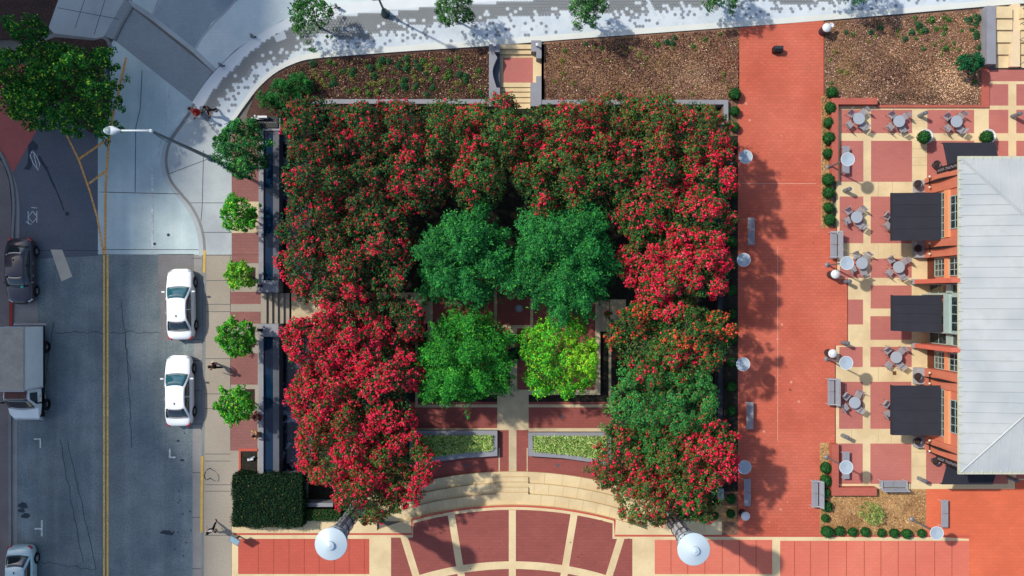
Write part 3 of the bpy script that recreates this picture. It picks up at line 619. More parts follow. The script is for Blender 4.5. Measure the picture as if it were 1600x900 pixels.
for i, (y0, y1) in enumerate(((136,143),(143,151),(151,159),(159,168))): b.prism([W(x,y,-0.4) for x, y in rect(781,y0,830,y1)], -0.8, -0.42-0.1*i)
tag(b.build('north_stairs', M_BEIGE), 'small beige stair coming down from the plaza into the garden', 'stairs')
multi('north_landing_brick', [rect(786,90,832.5,129)], -0.314, M_TERR, label='mauve brick panel on the landing of the small north stair')
# upper right stairs
b = MB()
ysr = (10,28,46.5,66,85,106)
for i in range(5):
    b.prism([W(x, yy, 0.62-0.15*i) for x, yy in rect(1556,ysr[i]+(0 if i else 0),1582,ysr[i+1]+0.0)], -0.14, 0.62-0.15*i)
tag(b.build('corner_stairs', M_BEIGE), 'beige stair of five broad steps at the upper right corner', 'stairs')
b = MB()
for i in range(5):
    b.prism([W(x, yy, 0.62-0.15*i) for x, yy in rect(1596,ysr[i],1650,ysr[i+1])], -0.14, 0.62-0.15*i)
tag(b.build('corner_stairs', M_BEIGE), 'second beige stair at the right edge beyond the ramp', 'stairs')
wallpx('stair_ramp', [[(1582,6),(1594,6),(1594,104),(1578,104)]], -0.14, 0.30, mat('ramp_concrete', T(238,214,176), 0.85, 0.06, 1), 'beige sloping strip between the two upper right stairs', 'ramp')
wallpx('stair_side_wall', [rect(1542,9,1556,100)], -0.14, 0.75, M_GRAN, 'long grey granite wall beside the upper right stair', 'wall')
for k, (x, l) in enumerate(((1593,'metal handrail of the upper right stair'),)):
    rt = empty('handrail', W3(x,60,0.3), label=l, cat='handrail')
    for y in (16,38,62,100): MB().tube([(0.02, (60-y)*S, -0.3), (0.02, (60-y)*S, 0.9)], 0.025).build('post', M_STEELG, rt)
    MB().tube([(0.02,(60-12)*S,0.9),(0.02,(60-103)*S,0.9)],0.03).tube([(0.02,(60-12)*S,0.5),(0.02,(60-103)*S,0.5)],0.02).build('rail', M_BRAIL, rt)
# red brick L walls
wallpx('brick_wall', [[(1300,153),(1371,153),(1371,163),(1310,163),(1310,283),(1300,283)]], 0, 0.5, M_BRICKW, 'low red brick wall forming an L at the upper left corner of the terrace', 'wall')
wallpx('brick_wall', [[(1300,694),(1310.5,694),(1310.5,762),(1370,762),(1370,774.5),(1300,774.5)]], 0, 0.5, M_BRICKW, 'low red brick wall forming an L at the lower left corner of the terrace', 'wall')
wallpx('brick_kerb', [rect(1371,164,1546,168), rect(1534,104,1546,164)], 0, 0.12, M_BRICKW, 'thin red brick kerb between the litter bed and the terrace', 'kerb')
# planters in the garden walk
def L_0(r, g, b): return srgb(r, g, b)
def planter(outer, inner, label, seed):
    rt = empty('planter', W3(sum(p[0] for p in outer)/len(outer), sum(p[1] for p in outer)/len(outer), PZ), label=label, cat='planter')
    zt = PZ + 0.45; n = len(outer); b = MB()
    O = [W(*p, zt) for p in outer]; I = [W(*p, zt) for p in inner]
    for i in range(n):
        j = (i+1) % n; b.prism([O[i], O[j], I[j], I[i]], PZ, zt)
    loc(b.build('planter_wall', M_GRAN, rt), rt)
    b = MB(); b.prism([W(*p, zt) for p in inner], PZ, zt-0.1); loc(b.build('soil', M_UNDER, rt), rt)
    # bladed grass
    r = np.random.default_rng(seed); n = 5200
    x = r.uniform(min(p[0] for p in inner)+2, max(p[0] for p in inner)-1.5, n); pts = []
    for q in x:
        ys = []
        for i in range(len(inner)):
            a, c = inner[i], inner[(i+1) % len(inner)]
            if (a[0] > q) != (c[0] > q): ys.append(a[1]+(c[1]-a[1])*(q-a[0])/(c[0]-a[0]))
        pts.append((*W(q, r.uniform(min(ys), max(ys)), zt+0.1), zt + r.uniform(-0.08, 0.22)))
    c = np.array(pts); nr = r.normal(0, 1, (n, 3)); nr[:, 2] = np.abs(nr[:, 2])*0.8+0.4
    g = scatter('grass', c, nr, r.uniform(0.14, 0.3, n), pal(r, n, [L_0(176,206,110), L_0(224,236,160), L_0(120,170,76), L_0(70,110,50)], [4,3,3,1]), LEAF, None, r, 0.16, 0.3)
    return tag(g, label.replace('grey granite planter', 'pale bladed grass filling the planter'), 'grass', kind='stuff')
planter([(640,673),(777,673),(777,712.5),(728,715.5),(682,721.5),(640,729)], [(646,681),(772,680),(770,704),(728,707),(684,713),(646,719)], 'grey granite planter left of the garden centre line', 21)
planter([(825.5,676),(955,676),(955,729),(932,723.5),(880,716),(825.5,712.5)], [(832,681.5),(949,681.5),(949,720),(932,717),(880,709.5),(833,706)], 'grey granite planter right of the garden centre line', 22)
# court floor ring and dark bowl
rt = empty('court_drain', W3(811,482,-0.45), label='round steel drain ring set in the shaded court', cat='lamp')  # a floor drain, not a lamp: steel ring with a round cover
MB().lathe([(0.22,0.0),(0.25,0.03),(0.25,0.05),(0.19,0.05),(0.19,0.02),(0.12,0.02)],24).build('ring', M_STEELG, rt)
MB().lathe([(0.12,0.0),(0.12,0.04),(0.0,0.05)],20).build('lens', mat('drain_cover', T(170,180,186), 0.2), rt)
rt = empty('bowl_planter', W3(803.5,552,-0.45), label='large dark round bowl between the green trees in the court', cat='planter')
MB().lathe([(0.3,0),(0.42,0.3),(0.46,0.6),(0.42,0.6),(0.36,0.5),(0.0,0.48)],28).build('bowl', mat('dark_bronze', T(22,28,36), 0.6, spec=0.2), rt, True)
# ------------------------------------------------------------------ building
M_OR = mat('orange_stucco', T(220,130,102), 0.85, 0.08, 1.2, fine=0.06, fine_scale=14, brick=(0.3,0.1,0.008,0.05))
M_ORL = mat('pale_orange_trim', T(246,164,116), 0.8, 0.05, 1.5)
M_GFR = mat('pale_green_frame', T(176,200,192), 0.5, 0.05, 2)
M_GLASS = mat('window_glass', T(26,44,50), 0.06, 0.2, 1.5, spec=0.7, col2=T(60,74,76), c2_scale=2.5)
M_AWN = mat('black_canvas', T(48,50,60), 0.9, 0.10, 1.2, fine=0.06, fine_scale=30)
M_ROOF = mat('zinc_roof', T(198,203,203), 0.6, 0.07, 1.6, streak=0.0, metal=0.0, col2=T(184,192,194), c2_scale=0.4)
M_GUT = mat('cream_gutter', T(206,208,186), 0.6, 0.08, 3)
M_PIERB = mat('pier_stone', T(170,172,178), 0.8, 0.08, 1.5)
M_BALU = mat('brown_base', T(120,64,46), 0.8, 0.12, 2, brick=(0.3,0.1,0.01,0.1))
bld = empty('restaurant', W3(1445,490,0), label='orange restaurant building with black awnings under a pale ribbed metal roof', cat='building')
ex = -Vector(bld.location)
def bp(b, name, m, smooth=False, parent=None):
    o = b.build(name, m, parent or bld, smooth)
    if parent is None: o.location = ex
    return o
def gx(r): return r*S          # distance east of the camera axis, plan units
def gy(y): return (CY-y)*S
def wb(b, r0, r1, ya, yb, z0, z1, mi=0, bev=0): b.box(gx(r0), gy(max(ya,yb)), z0, gx(r1), gy(min(ya,yb)), z1, mi)
EX = 1400   # far east end, plan units from axis
b = MB(); wb(b, 652, EX, 281, 700, 0, 5.0)
for ya, yb in ((281,306),(377.5,403.5),(574,600),(680,700)): wb(b, 638, 652, ya, yb, 0.55, 5.0)           # piers
wb(b, 640, 652, 306, 377.5, 0, 5.0); wb(b, 640, 652, 600, 680, 0, 5.0)                                     # awning bays
wb(b, 648, 652, 403.5, 437, 1.1, 5.0); wb(b, 648, 652, 543, 574, 1.1, 5.0)                                  # small bays
bp(b, 'wall', M_OR)
for ya, yb in ((283,302),(378,403),(574,599),(681,697)): b = MB(); wb(b, 626, 640, ya, yb, 0, 0.55); bp(b, 'pier_base', M_PIERB)
for ya, yb in ((403.5,437),(543,574)): b = MB(); wb(b, 649, 653, ya, yb, 0, 1.1); bp(b, 'dado', M_BALU)
for ya, yb in ((437,443.5),(536,542.5)):
    b = MB(); wb(b, 624, 652, ya, yb, 0, 5.0); bp(b, 'buttress', mat('salmon_fin', T(222,118,96), 0.8, 0.06, 1.5))
    b = MB(); wb(b, 623, 634, ya-0.8, yb+0.8, 0, 0.4); bp(b, 'buttress_foot', M_PIERB)
for ya, yb in ((306,377.5),(600,680)): b = MB(); wb(b, 636.5, 640, ya+1, yb-1, 3.12, 3.62); bp(b, 'lintel', M_ORL)
for ya, yb in ((404,437),(543,574)): b = MB(); wb(b, 645, 648, ya+1, yb-1, 2.46, 2.9); bp(b, 'lintel', M_ORL)
def window(r, ya, yb, z0, z1, nx, nz, m=None, parent=None):
    o = MB(); t = 0.05; Y0, Y1 = gy(max(ya,yb)), gy(min(ya,yb)); X = gx(r)
    def bar(y0, y1, za, zb, d=0.06): o.box(X-d, y0, za, X+0.01, y1, zb)
    bar(Y0, Y1, z0, z0+t); bar(Y0, Y1, z1-t, z1); bar(Y0, Y0+t, z0+t, z1-t); bar(Y1-t, Y1, z0+t, z1-t)
    for i in range(1, nx): y = Y0+(Y1-Y0)*i/nx; bar(y-0.02, y+0.02, z0+t, z1-t, 0.055)
    for i in range(1, nz):
        z = z0+(z1-z0)*i/nz
        for j in range(nx): bar(Y0+(Y1-Y0)*j/nx+0.021, Y0+(Y1-Y0)*(j+1)/nx-0.021, z-0.02, z+0.02, 0.05)
    f = bp(o, 'window', m or M_GFR)
    p = MB(); p.box(X-0.03, Y0+t, z0+t, X-0.005, Y1-t, z1-t); q = p.build('pane', M_GLASS, f)
    return f
window(640, 309, 376.5, 1.9, 3.08, 6, 3); window(640, 317, 365, 3.66, 4.85, 4, 2)
window(640, 601, 671, 1.9, 3.08, 6, 3); window(640, 613, 661, 3.66, 4.85, 4, 2)
for ya, yb in ((404.5,433),(546,573)): window(648, ya, yb, 1.12, 2.43, 3, 3); window(648, ya, yb, 2.93, 4.7, 3, 3)
# entrance bay
b = MB(); wb(b, 636, 652, 460, 517, 3.1, 3.75); wb(b, 639, 652, 460, 517, 3.75, 5.0); wb(b, 646, 652, 445, 458, 2.6, 3.2); wb(b, 646, 652, 519, 535, 2.6, 3.2)
bp(b, 'entrance_fascia', M_GFR)
window(639, 463, 514, 3.85, 4.95, 4, 1); window(650, 444.5, 459, 0.3, 4.9, 1, 4); window(650, 518, 535.5, 0.3, 4.9, 1, 4)
for ya, yb in ((459,460.8),(516.5,518)): b = MB(); wb(b, 640, 652, ya, yb, 0, 5.0); bp(b, 'entrance_jamb', M_GFR)
for ya, yb in ((470,488),(489,507)):
    b = MB(); wb(b, 647, 651, ya, yb, 0.05, 2.5); d = bp(b, 'door', M_GFR)
    p = MB(); p.box(gx(646.3), gy(yb)+0.12, 0.3, gx(647.2), gy(ya)-0.12, 2.35); p.build('pane', M_GLASS, d)
    p = MB(); p.tube([(gx(645.5), gy((488.5)), 0.9), (gx(645.5), gy(488.5), 1.3)], 0.02); p.build('handle', M_STEELG, d)
# awnings: thin sloping canvas boxes on frames
def awning(pts, z_out, z_in, name='awning'):
    """pts = 4 plan corners: outer a, outer b, inner b, inner a"""
    P = [((p[0]-CX)*S, (CY-p[1])*S) for p in pts]; zz = [z_out, z_out, z_in, z_in]; th = 0.09; b = MB()
    n = 6; V = []; F = []
    def lerp(a, c, t): return [a[i]+(c[i]-a[i])*t for i in range(len(a))]
    a3 = [(*P[i], zz[i]) for i in range(4)]
    for s_ in (0, -th):
        for i in range(n+1):
            for j in range(n+1):
                e0 = lerp(a3[0], a3[1], j/n); e1 = lerp(a3[3], a3[2], j/n); q = lerp(e0, e1, i/n)
                sag = -0.025*math.sin(math.pi*i/n)*math.sin(math.pi*j/n)*(1 if True else 0)
                V.append((q[0], q[1], q[2]+s_+sag))
    m_ = (n+1)*(n+1)
    for i in range(n):
        for j in range(n):
            k_ = i*(n+1)+j; F.append([k_, k_+1, k_+n+2, k_+n+1]); F.append([m_+k_, m_+k_+n+1, m_+k_+n+2, m_+k_+1])
    for k_ in range(n):
        F.append([k_, m_+k_, m_+k_+1, k_+1]); q = n*(n+1)+k_; F.append([q+1, m_+q+1, m_+q, q])
        q = k_*(n+1); F.append([q+n+1, m_+q+n+1, m_+q, q]); q = k_*(n+1)+n; F.append([q, m_+q, m_+q+n+1, q+n+1])
    b.add(V, F)
    # valance along the outer edge
    (x0, y0), (x1, y1) = P[0], P[1]; b.box(min(x0,x1)-0.004, min(y0,y1)-0.004, z_out-0.32, max(x0,x1)+0.03, max(y0,y1)+0.03, z_out-0.092)
    for t in (0.25, 0.5, 0.75):
        e0, e1 = lerp(a3[0], a3[1], t), lerp(a3[3], a3[2], t); b.tube([(e0[0],e0[1],e0[2]+0.0),(0.5*(e0[0]+e1[0]),0.5*(e0[1]+e1[1]),0.5*(e0[2]+e1[2])-0.02*math.sin(math.pi*t)),(e1[0],e1[1],e1[2]+0.0)], 0.012, 4)
    a = bp(b, name, M_AWN)
    for t in (0.04, 0.96):
        e0, e1 = lerp(a3[0], a3[1], t), lerp(a3[3], a3[2], t); MB().tube([(e0[0],e0[1],e0[2]-0.13),(e1[0],e1[1],e1[2]-0.13)], 0.025).build('frame_bar', M_BLACK, a)
    return a
def P1(px, py, h): k = (H-h)/H; return (CX+(px-CX)*k, CY+(py-CY)*k)
for y0, y1 in ((301,376),(602,680)):
    awning([P1(1394.5,y0+0.5,2.35), P1(1394.5,y1,2.35), (1440, P1(0,y1,2.5)[1]), (1440, P1(0,y0,2.5)[1])], 2.35, 2.62)
awning([P1(1395,461.5,2.35), P1(1395,517,2.35), (1440,517), (1440,461.5)], 2.35, 2.62)
awning([P1(1555,223,2.3), P1(1474,223,2.3), (1450,281), (1527,281)], 2.3, 2.75, 'end_awning')
awning([P1(1472,757,2.3), P1(1551,757,2.3), (1527,700), (1450,700)], 2.3, 2.75, 'end_awning')
# sconces with white globes
M_GLOBE = mat('globe_lamp', T(250,240,214), 0.3, 0)
for y in (289.5, 390.5, 587, 689.5):
    b = MB(); X = gx(633); Y = gy(y); d = 0.34
    b.box(X, Y-d, 1.55, X+0.04, Y+d, 1.6); b.box(X, Y-0.03, 1.55, gx(638), Y+0.03, 1.62); s_ = bp(b, 'sconce', M_BLACK)
    for q in (-1, 1):
        g_ = MB(); g_.lathe([(0,-0.075),(0.06,-0.045),(0.075,0),(0.06,0.045),(0,0.075)],12,(X, Y+q*d, 1.65)); g_.build('globe', M_GLOBE, s_, True)
    # curved black fin climbing the pier
    f = MB(); pts = [(gx(638-0.6*math.sin(math.pi*t)*4-0.8), gy(y), 0.6+t*4.1) for t in np.linspace(0,1,9)]; f.tube(pts, [0.02,0.04,0.06,0.08,0.09,0.08,0.06,0.04,0.02], 6); bp(f, 'pier_fin', M_BLACK)
# roof
x0r, yn, ys_ = 637, 266.5, 713
hw = (ys_-yn)/2; sl = 0.15; EXR = 1420
def zr(d): return 5.0 + d*S*sl
A = [(gx(x0r), gy(yn), 5.0), (gx(x0r), gy(ys_), 5.0), (gx(EXR), gy(ys_), 5.0), (gx(EXR), gy(yn), 5.0)]
r1 = (gx(x0r+hw), gy(yn+hw), zr(hw)); r2 = (gx(EXR-hw), gy(yn+hw), zr(hw))
b = MB(); b.add(A + [r1, r2], [[0,1,4],[1,2,5,4],[2,3,5],[3,0,4,5]])
b.add([(x,y,z-0.12) for x,y,z in A], [[0,3,2,1]]); n0 = len(b.v)
b.add(A + [(x,y,z-0.12) for x,y,z in A], [[0,4,5,1],[1,5,6,2],[2,6,7,3],[3,7,4,0]])
def rib(p, q, r=0.015, mi=0):
    b.tube([p, q], r, 4, mi, False)
st = 14.7; k = 0
y = yn + 8
while y < ys_:
    d = min(y-yn, ys_-y); rib((gx(x0r), gy(y), 5.02), (gx(x0r+d), gy(y), zr(d)+0.02)); y += st
x = x0r + 8
while x < EXR:
    d = min(x-x0r, hw, EXR-x)
    rib((gx(x), gy(yn), 5.02), (gx(x), gy(yn+d), zr(d)+0.02)); rib((gx(x), gy(ys_), 5.02), (gx(x), gy(ys_-d), zr(d)+0.02)); x += st
rib((A[0][0], A[0][1], 5.03), (r1[0], r1[1], r1[2]+0.03), 0.06); rib((A[1][0], A[1][1], 5.03), (r1[0], r1[1], r1[2]+0.03), 0.06); rib((r1[0],r1[1],r1[2]+0.03), (r2[0],r2[1],r2[2]+0.03), 0.06)
roof = bp(b, 'roof', M_ROOF)
b = MB(); X = gx(x0r); b.box(X-0.12, gy(ys_)-0.12, 4.86, X-0.002, gy(yn)+0.12, 4.98); b.box(X, gy(yn)+0.002, 4.86, gx(EXR), gy(yn)+0.12, 4.98); b.box(X, gy(ys_)-0.12, 4.86, gx(EXR), gy(ys_)-0.002, 4.98)
b.build('gutter', M_GUT, roof)
b = MB()
y = yn+3
while y < ys_: b.box(X-0.11, gy(y)-0.025, 4.981, X+0.12, gy(y)+0.025, 5.05); y += 13.4
x = x0r+4
while x < EXR: b.box(gx(x)-0.025, gy(yn)-0.12, 4.981, gx(x)+0.025, gy(yn)+0.11, 5.05); b.box(gx(x)-0.025, gy(ys_)-0.11, 4.981, gx(x)+0.025, gy(ys_)+0.12, 5.05); x += 13.4
b.build('gutter_strap', M_GUT, roof)['kind'] = 'stuff'
# vertical corner banners with a row of pale lettering (not readable in the photo)
for nm, yy, lab in (('a', 274, 'black vertical banner with pale lettering at the upper corner of the restaurant'), ('b', 706.5, 'black vertical banner with pale lettering at the lower corner of the restaurant')):
    rt = empty('banner_sign', (gx(641.5), gy(yy), 1.9), label=lab, cat='sign', group='black corner banners of the restaurant')
    MB().bbox(-0.03,-0.2,0,0.03,0.2,2.95,0.008).build('panel', M_BLACK, rt)
    rg = random.Random(4); b = MB(); z = 0.12
    while z < 2.8:
        if abs(z-0.95) < 0.09: z += 0.14
        for (a, c) in rg.sample([(-0.08,-0.04),(-0.02,0.02),(0.04,0.08)], 2): b.box(-0.036, a, z, -0.0301, c, z+0.075)
        b.box(-0.036, -0.08, z+0.078, -0.0301, 0.08, z+0.092); z += 0.135
    b.build('lettering', mat('banner_lettering', T(150,148,158), 0.6, 0.05), rt)
# dark round urns at the piers
def urn(x, y, label, s=1.0, crescent=False):
    rt = empty('urn', W3(x, y, 0.55 if x < 1440 else 0), label=label, cat='urn', group='dark round urns in front of the restaurant')
    MB().lathe([(0.15,0),(0.2,0.15),(0.27,0.42),(0.27,0.45),(0.24,0.45),(0.22,0.38),(0,0.38)],20).build('bowl', mat('urn_metal', T(70,76,88), 0.45, metal=0.3), rt, True)
    MB().lathe([(0.2,0.385),(0.12,0.42),(0,0.43)],14).build('soil', M_MULCHD, rt); rt.scale = (s,s,s*1.0)
for x, y, l in ((1430,289,'dark round urn on the uppermost pier foot of the restaurant'), (1430,389,'dark round urn on the pier foot below the uppermost awning'), (1430,588,'dark round urn on the pier foot above the lowest awning'),
                (1430,688,'dark round urn on the lowest pier foot of the restaurant'), (1459,258.5,'dark round urn by the upper end awning'), (1458,719,'dark round urn by the lower end awning')): urn(x, y, l)
# ------------------------------------------------------------------ two light towers
M_TCOL = mat('tower_concrete', T(196,198,202), 0.7, 0.10, 2)
M_TCAP = mat('tower_cap', T(206,224,234), 0.35, 0.03, 1, metal=0.0, spec=0.5)
def tower(x, y, label):
    rt = empty('light_tower', W3(x, y, 0), label=label, cat='tower', group='pair of round light towers')
    MB().lathe([(0.55,0),(0.55,0.35),(0.45,0.45)],24).build('plinth', M_GRAN, rt)
    b = MB()
    for k_ in range(8):
        a = math.pi*2*k_/8; c = Vector((math.cos(a), math.sin(a), 0)); b.tube([c*0.30+Vector((0,0,0.4)), c*0.34+Vector((0,0,3.5)), c*0.42+Vector((0,0,7.0))], [0.075,0.08,0.085], 8)
    b.lathe([(0.27,0.4),(0.38,7.0)],24); b.build('column', M_TCOL, rt)
    for z in (1.6,3.0,4.4,5.8): rr = 0.40+0.012*z; MB().lathe([(rr,z),(rr+0.05,z+0.02),(rr+0.05,z+0.10),(rr,z+0.12)],24,caps=False).build('ring', M_STEELD, rt)
    MB().lathe([(0.42,6.95),(0.66,7.15),(0.70,7.3),(0.70,7.45),(0.60,7.5),(0.60,8.25),(0.72,8.3),(0.72,8.42),(0.5,8.45)],32).build('lantern', M_STEELG, rt, False)
    b = MB()
    for k_ in range(12):
        a = math.pi*2*k_/12; b.tube([(0.64*math.cos(a),0.64*math.sin(a),7.45),(0.64*math.cos(a),0.64*math.sin(a),8.3)],0.025,6)
    b.build('louvre', M_STEELD, rt)
    c = MB().lathe([(0.5,8.42),(0.90,8.46),(0.92,8.5),(0.90,8.53),(0.26,8.78),(0.26,8.86),(0.24,8.89),(0.0,8.97)],48).build('cap', M_TCAP, rt); smooth_by_angle(c, 25)
tower(561, 790, 'round light tower standing at the lower left of the flowering trees')
tower(1040, 797, 'round light tower standing at the lower right with a long shadow on the salmon bricks')
# ------------------------------------------------------------------ path lamps with round disc shades
M_DISC = mat('lamp_disc', T(176,192,204), 0.5, 0.06, 3, spec=0.4); M_DRIM = mat('lamp_rim', T(232,236,238), 0.4, 0); M_POLE = mat('lamp_pole', T(120,124,130), 0.5, 0.05, 3, metal=0.2)
def path_lamp():
    rt = empty('path_lamp', (0,0,0), label='x', cat='lamp')
    MB().lathe([(0.16,0),(0.16,0.06),(0.09,0.12),(0.06,0.2)],16).build('base', M_STEELG, rt)
    MB().lathe([(0.055,0.1),(0.045,3.1)],10).build('pole', M_POLE, rt)
    MB().lathe([(0.10,2.75),(0.12,3.0),(0.06,3.1)],14).build('lamp_head', M_WHITE, rt)
    d = MB().lathe([(0.05,3.12),(0.40,3.2),(0.40,3.22),(0.0,3.17)],36).build('disc_shade', M_DISC, rt)
    MB().lathe([(0.40,3.19),(0.43,3.2),(0.43,3.235),(0.40,3.235),(0.40,3.19)],36,caps=False).build('rim', M_DRIM, d)
    return rt
PL = path_lamp(); first = True
def from_disc(x, y, h=3.2): return P1(x, y, h)
for x, y, l in ((1165,245,'disc lamp half under the flowering trees at the upper left of the walkway'), (1162,406,'disc lamp left of the walkway just below the highest left bench'), (1161,569,'disc lamp left of the walkway above the middle left bench'),
                (1163,730,'disc lamp left of the walkway above the lowest left bench'), (1324.5,249,'disc lamp beside the upper brick wall over the terrace bench'), (1323,411,'disc lamp next to a cafe table below the grey backed bench'),
                (1322,567,'disc lamp at the terrace edge beside a bin and above a backed bench'), (1322,730,'disc lamp over the bench inside the lower brick wall'), (1463.5,833,'disc lamp right of the lower straw bed')):
    gx_, gy_ = from_disc(x, y)
    o = PL if first else copy_tree(PL); first = False
    o.location = W3(gx_, gy_, 0); o['label'] = l; o['group'] = 'disc lamps along the walkway'
# ------------------------------------------------------------------ benches
M_SLAT = mat('bench_slat', T(158,164,174), 0.5, 0.06, 3); M_BFR = mat('bench_frame', T(196,202,208), 0.45, 0.04, 3)
def bench(L=1.8, back=True, wide=0.44):
    rt = empty('bench', (0,0,0), label='x', cat='bench')
    b = MB(); n = 7
    for i in range(n): y0 = -0.02 + wide*i/n; b.bbox(-L/2, y0, 0.42, -0.012, y0+wide/n-0.014, 0.45, 0.004); b.bbox(0.012, y0, 0.42, L/2, y0+wide/n-0.014, 0.45, 0.004)
    b.build('seat', M_SLAT, rt)
    if back:
        b = MB(); n = 7
        for i in range(n):
            z = 0.5+0.42*i/n; yy = -0.06-0.26*(z-0.45)
            for (a, c) in ((-L/2,-0.012),(0.012,L/2)): b.add([(a,yy,z),(c,yy,z),(c,yy-0.012,z+0.045),(a,yy-0.012,z+0.045),(a,yy-0.02,z),(c,yy-0.02,z),(c,yy-0.032,z+0.045),(a,yy-0.032,z+0.045)], [[0,1,2,3],[5,4,7,6],[3,2,6,7],[0,4,5,1],[0,3,7,4],[1,5,6,2]])
        b.tube([(-L/2,-0.215,0.95),(L/2,-0.215,0.95)],0.028,8); b.build('backrest', M_SLAT, rt)
    for x in (-L/2+0.08, L/2-0.08):
        b = MB(); b.tube([(x,wide-0.06,0),(x,wide-0.06,0.41)],0.022,6).tube([(x,0.0,0),(x,0.0,0.41)],0.022,6).tube([(x,0.0,0.405),(x,wide-0.06,0.405)],0.015,6)
        if back: b.tube([(x,0.0,0.4),(x,-0.20,0.94)],0.02,6)
        b.build('leg', M_BFR, rt)
        if back: MB().tube([(x,-0.10,0.64),(x,wide-0.04,0.64),(x,wide-0.04,0.45)],0.022,6).build('armrest', M_BFR, rt)
    return rt
BA = bench(1.8, True); BB = bench(1.8, False, 0.46)
# heading rz: local +Y is the side one sits on
bl_ = [(BA,1303,383,90,'grey backed bench at the walkway edge above a white bin and disc lamp'), (BA,1299,611,90,'grey backed bench at the walkway edge below the middle terrace lamp'), (BA,1274,769,90,'grey backed bench against the lower strip of round shrubs'),
       (BB,1166,362,-90,'flat grey bench in tree shade, the highest on the left of the walkway'), (BB,1164,648,-90,'flat grey bench in tree shade, the middle one on the left of the walkway'), (BB,1160,767,-90,'flat grey bench left of the walkway beside the lowest left disc lamp'),
       (BB,1313,251,-90,'grey bench on the terrace inside the upper brick wall'), (BB,1313,725,-90,'grey bench on the terrace inside the lower brick wall'), (BA,1391,758,0,'grey backed bench on the terrace edge facing the mauve panels'),
       (BB,1466,800,-90,'flat grey bench standing alone on bright orange brick')]
fa = {id(BA): True, id(BB): True}
for src, x, y, a, l in bl_:
    if fa.get(id(src)): o = src; fa[id(src)] = False
    else: o = copy_tree(src)
    o.location = W3(x, y, 0.0); o.rotation_euler = (0,0,R(a)); o['label'] = l; o['group'] = 'grey slatted benches'
# ------------------------------------------------------------------ bins
def bin_(): 
    rt = empty('litter_bin', (0,0,0), label='x', cat='bin')
    MB().lathe([(0.22,0),(0.25,0.05),(0.25,0.85),(0.23,0.87)],24).build('drum', M_STEELD, rt)
    b = MB().lathe([(0.27,0.84),(0.29,0.87),(0.29,0.92),(0.26,0.95),(0.17,1.03),(0.0,1.06)],28).build('lid', M_DRIM, rt, True)
    MB().bbox(-0.12,0.10,0.93,0.12,0.18,1.02,0.01).build('opening', M_BLACK, b)
    return rt
B0 = bin_()
for i, (x, y, a, l) in enumerate(((1284,50,200,'white lidded bin at the top right corner of the walkway'), (1297,429,20,'white lidded bin beside a disc lamp at the upper terrace corner'), (1293,551,80,'white lidded bin above the disc lamp at the middle of the terrace edge'),
                         (1159,801,250,'grey topped bin below the lowest left bench of the walkway'))):
    o = B0 if i == 0 else copy_tree(B0); o.location = W3(x, y, 0); o.rotation_euler = (0,0,R(a)); o['label'] = l; o['group'] = 'round lidded bins'
rt = empty('ash_stand', W3(1292.5,45,0), label='small white ring topped ash stand next to the upper bin', cat='ash stand')
MB().lathe([(0.10,0),(0.10,0.03),(0.03,0.05),(0.03,0.7)],12).build('post', M_STEELG, rt); MB().lathe([(0.06,0.68),(0.15,0.74),(0.15,0.78),(0.08,0.78),(0.08,0.74)],18).build('bowl', M_DRIM, rt)
rt = empty('box_marker', W3(1213,79.5,0), label='small dark box standing alone on the brick walkway near the plaza', cat='box')
MB().bbox(-0.3,-0.18,0,0.3,0.18,0.5,0.02).build('body', M_BLACK, rt); MB().bbox(-0.26,-0.02,0.5,0.30,0.18,0.56,0.01).build('lid', M_STEELD, rt)
# short bollard lights
def bollard():
    rt = empty('bollard_light', (0,0,0), label='x', cat='bollard')
    MB().lathe([(0.13,0),(0.12,0.75)],16).build('post', M_STEELG, rt); MB().lathe([(0.125,0.76),(0.135,0.78),(0.135,0.95),(0.0,1.0)],16).build('lamp_head', mat('bollard_head', T(110,116,124), 0.5), rt)
    return rt
BO = bollard()
for i, (x, y, l) in enumerate(((1436,181,'short grey bollard between the upper middle and right cafe tables'), (1581,182,'short grey bollard at the upper right edge of the terrace'), (1319,298,'short grey bollard below the upper terrace bench'), (1319,440,'short grey bollard below the uppermost pair of tables'),
                               (1316,535,'short grey bollard at the notch of the terrace edge'), (1316,680,'short grey bollard above the lower terrace bench'), (1435,747,'short grey bollard right of the bench facing the mauve panels'), (1576,746,'short grey bollard in the roof shadow at the lower right'))):
    o = BO if i == 0 else copy_tree(BO); o.location = W3(x, y, 0); o['label'] = l; o['group'] = 'short bollard lights of the terrace'
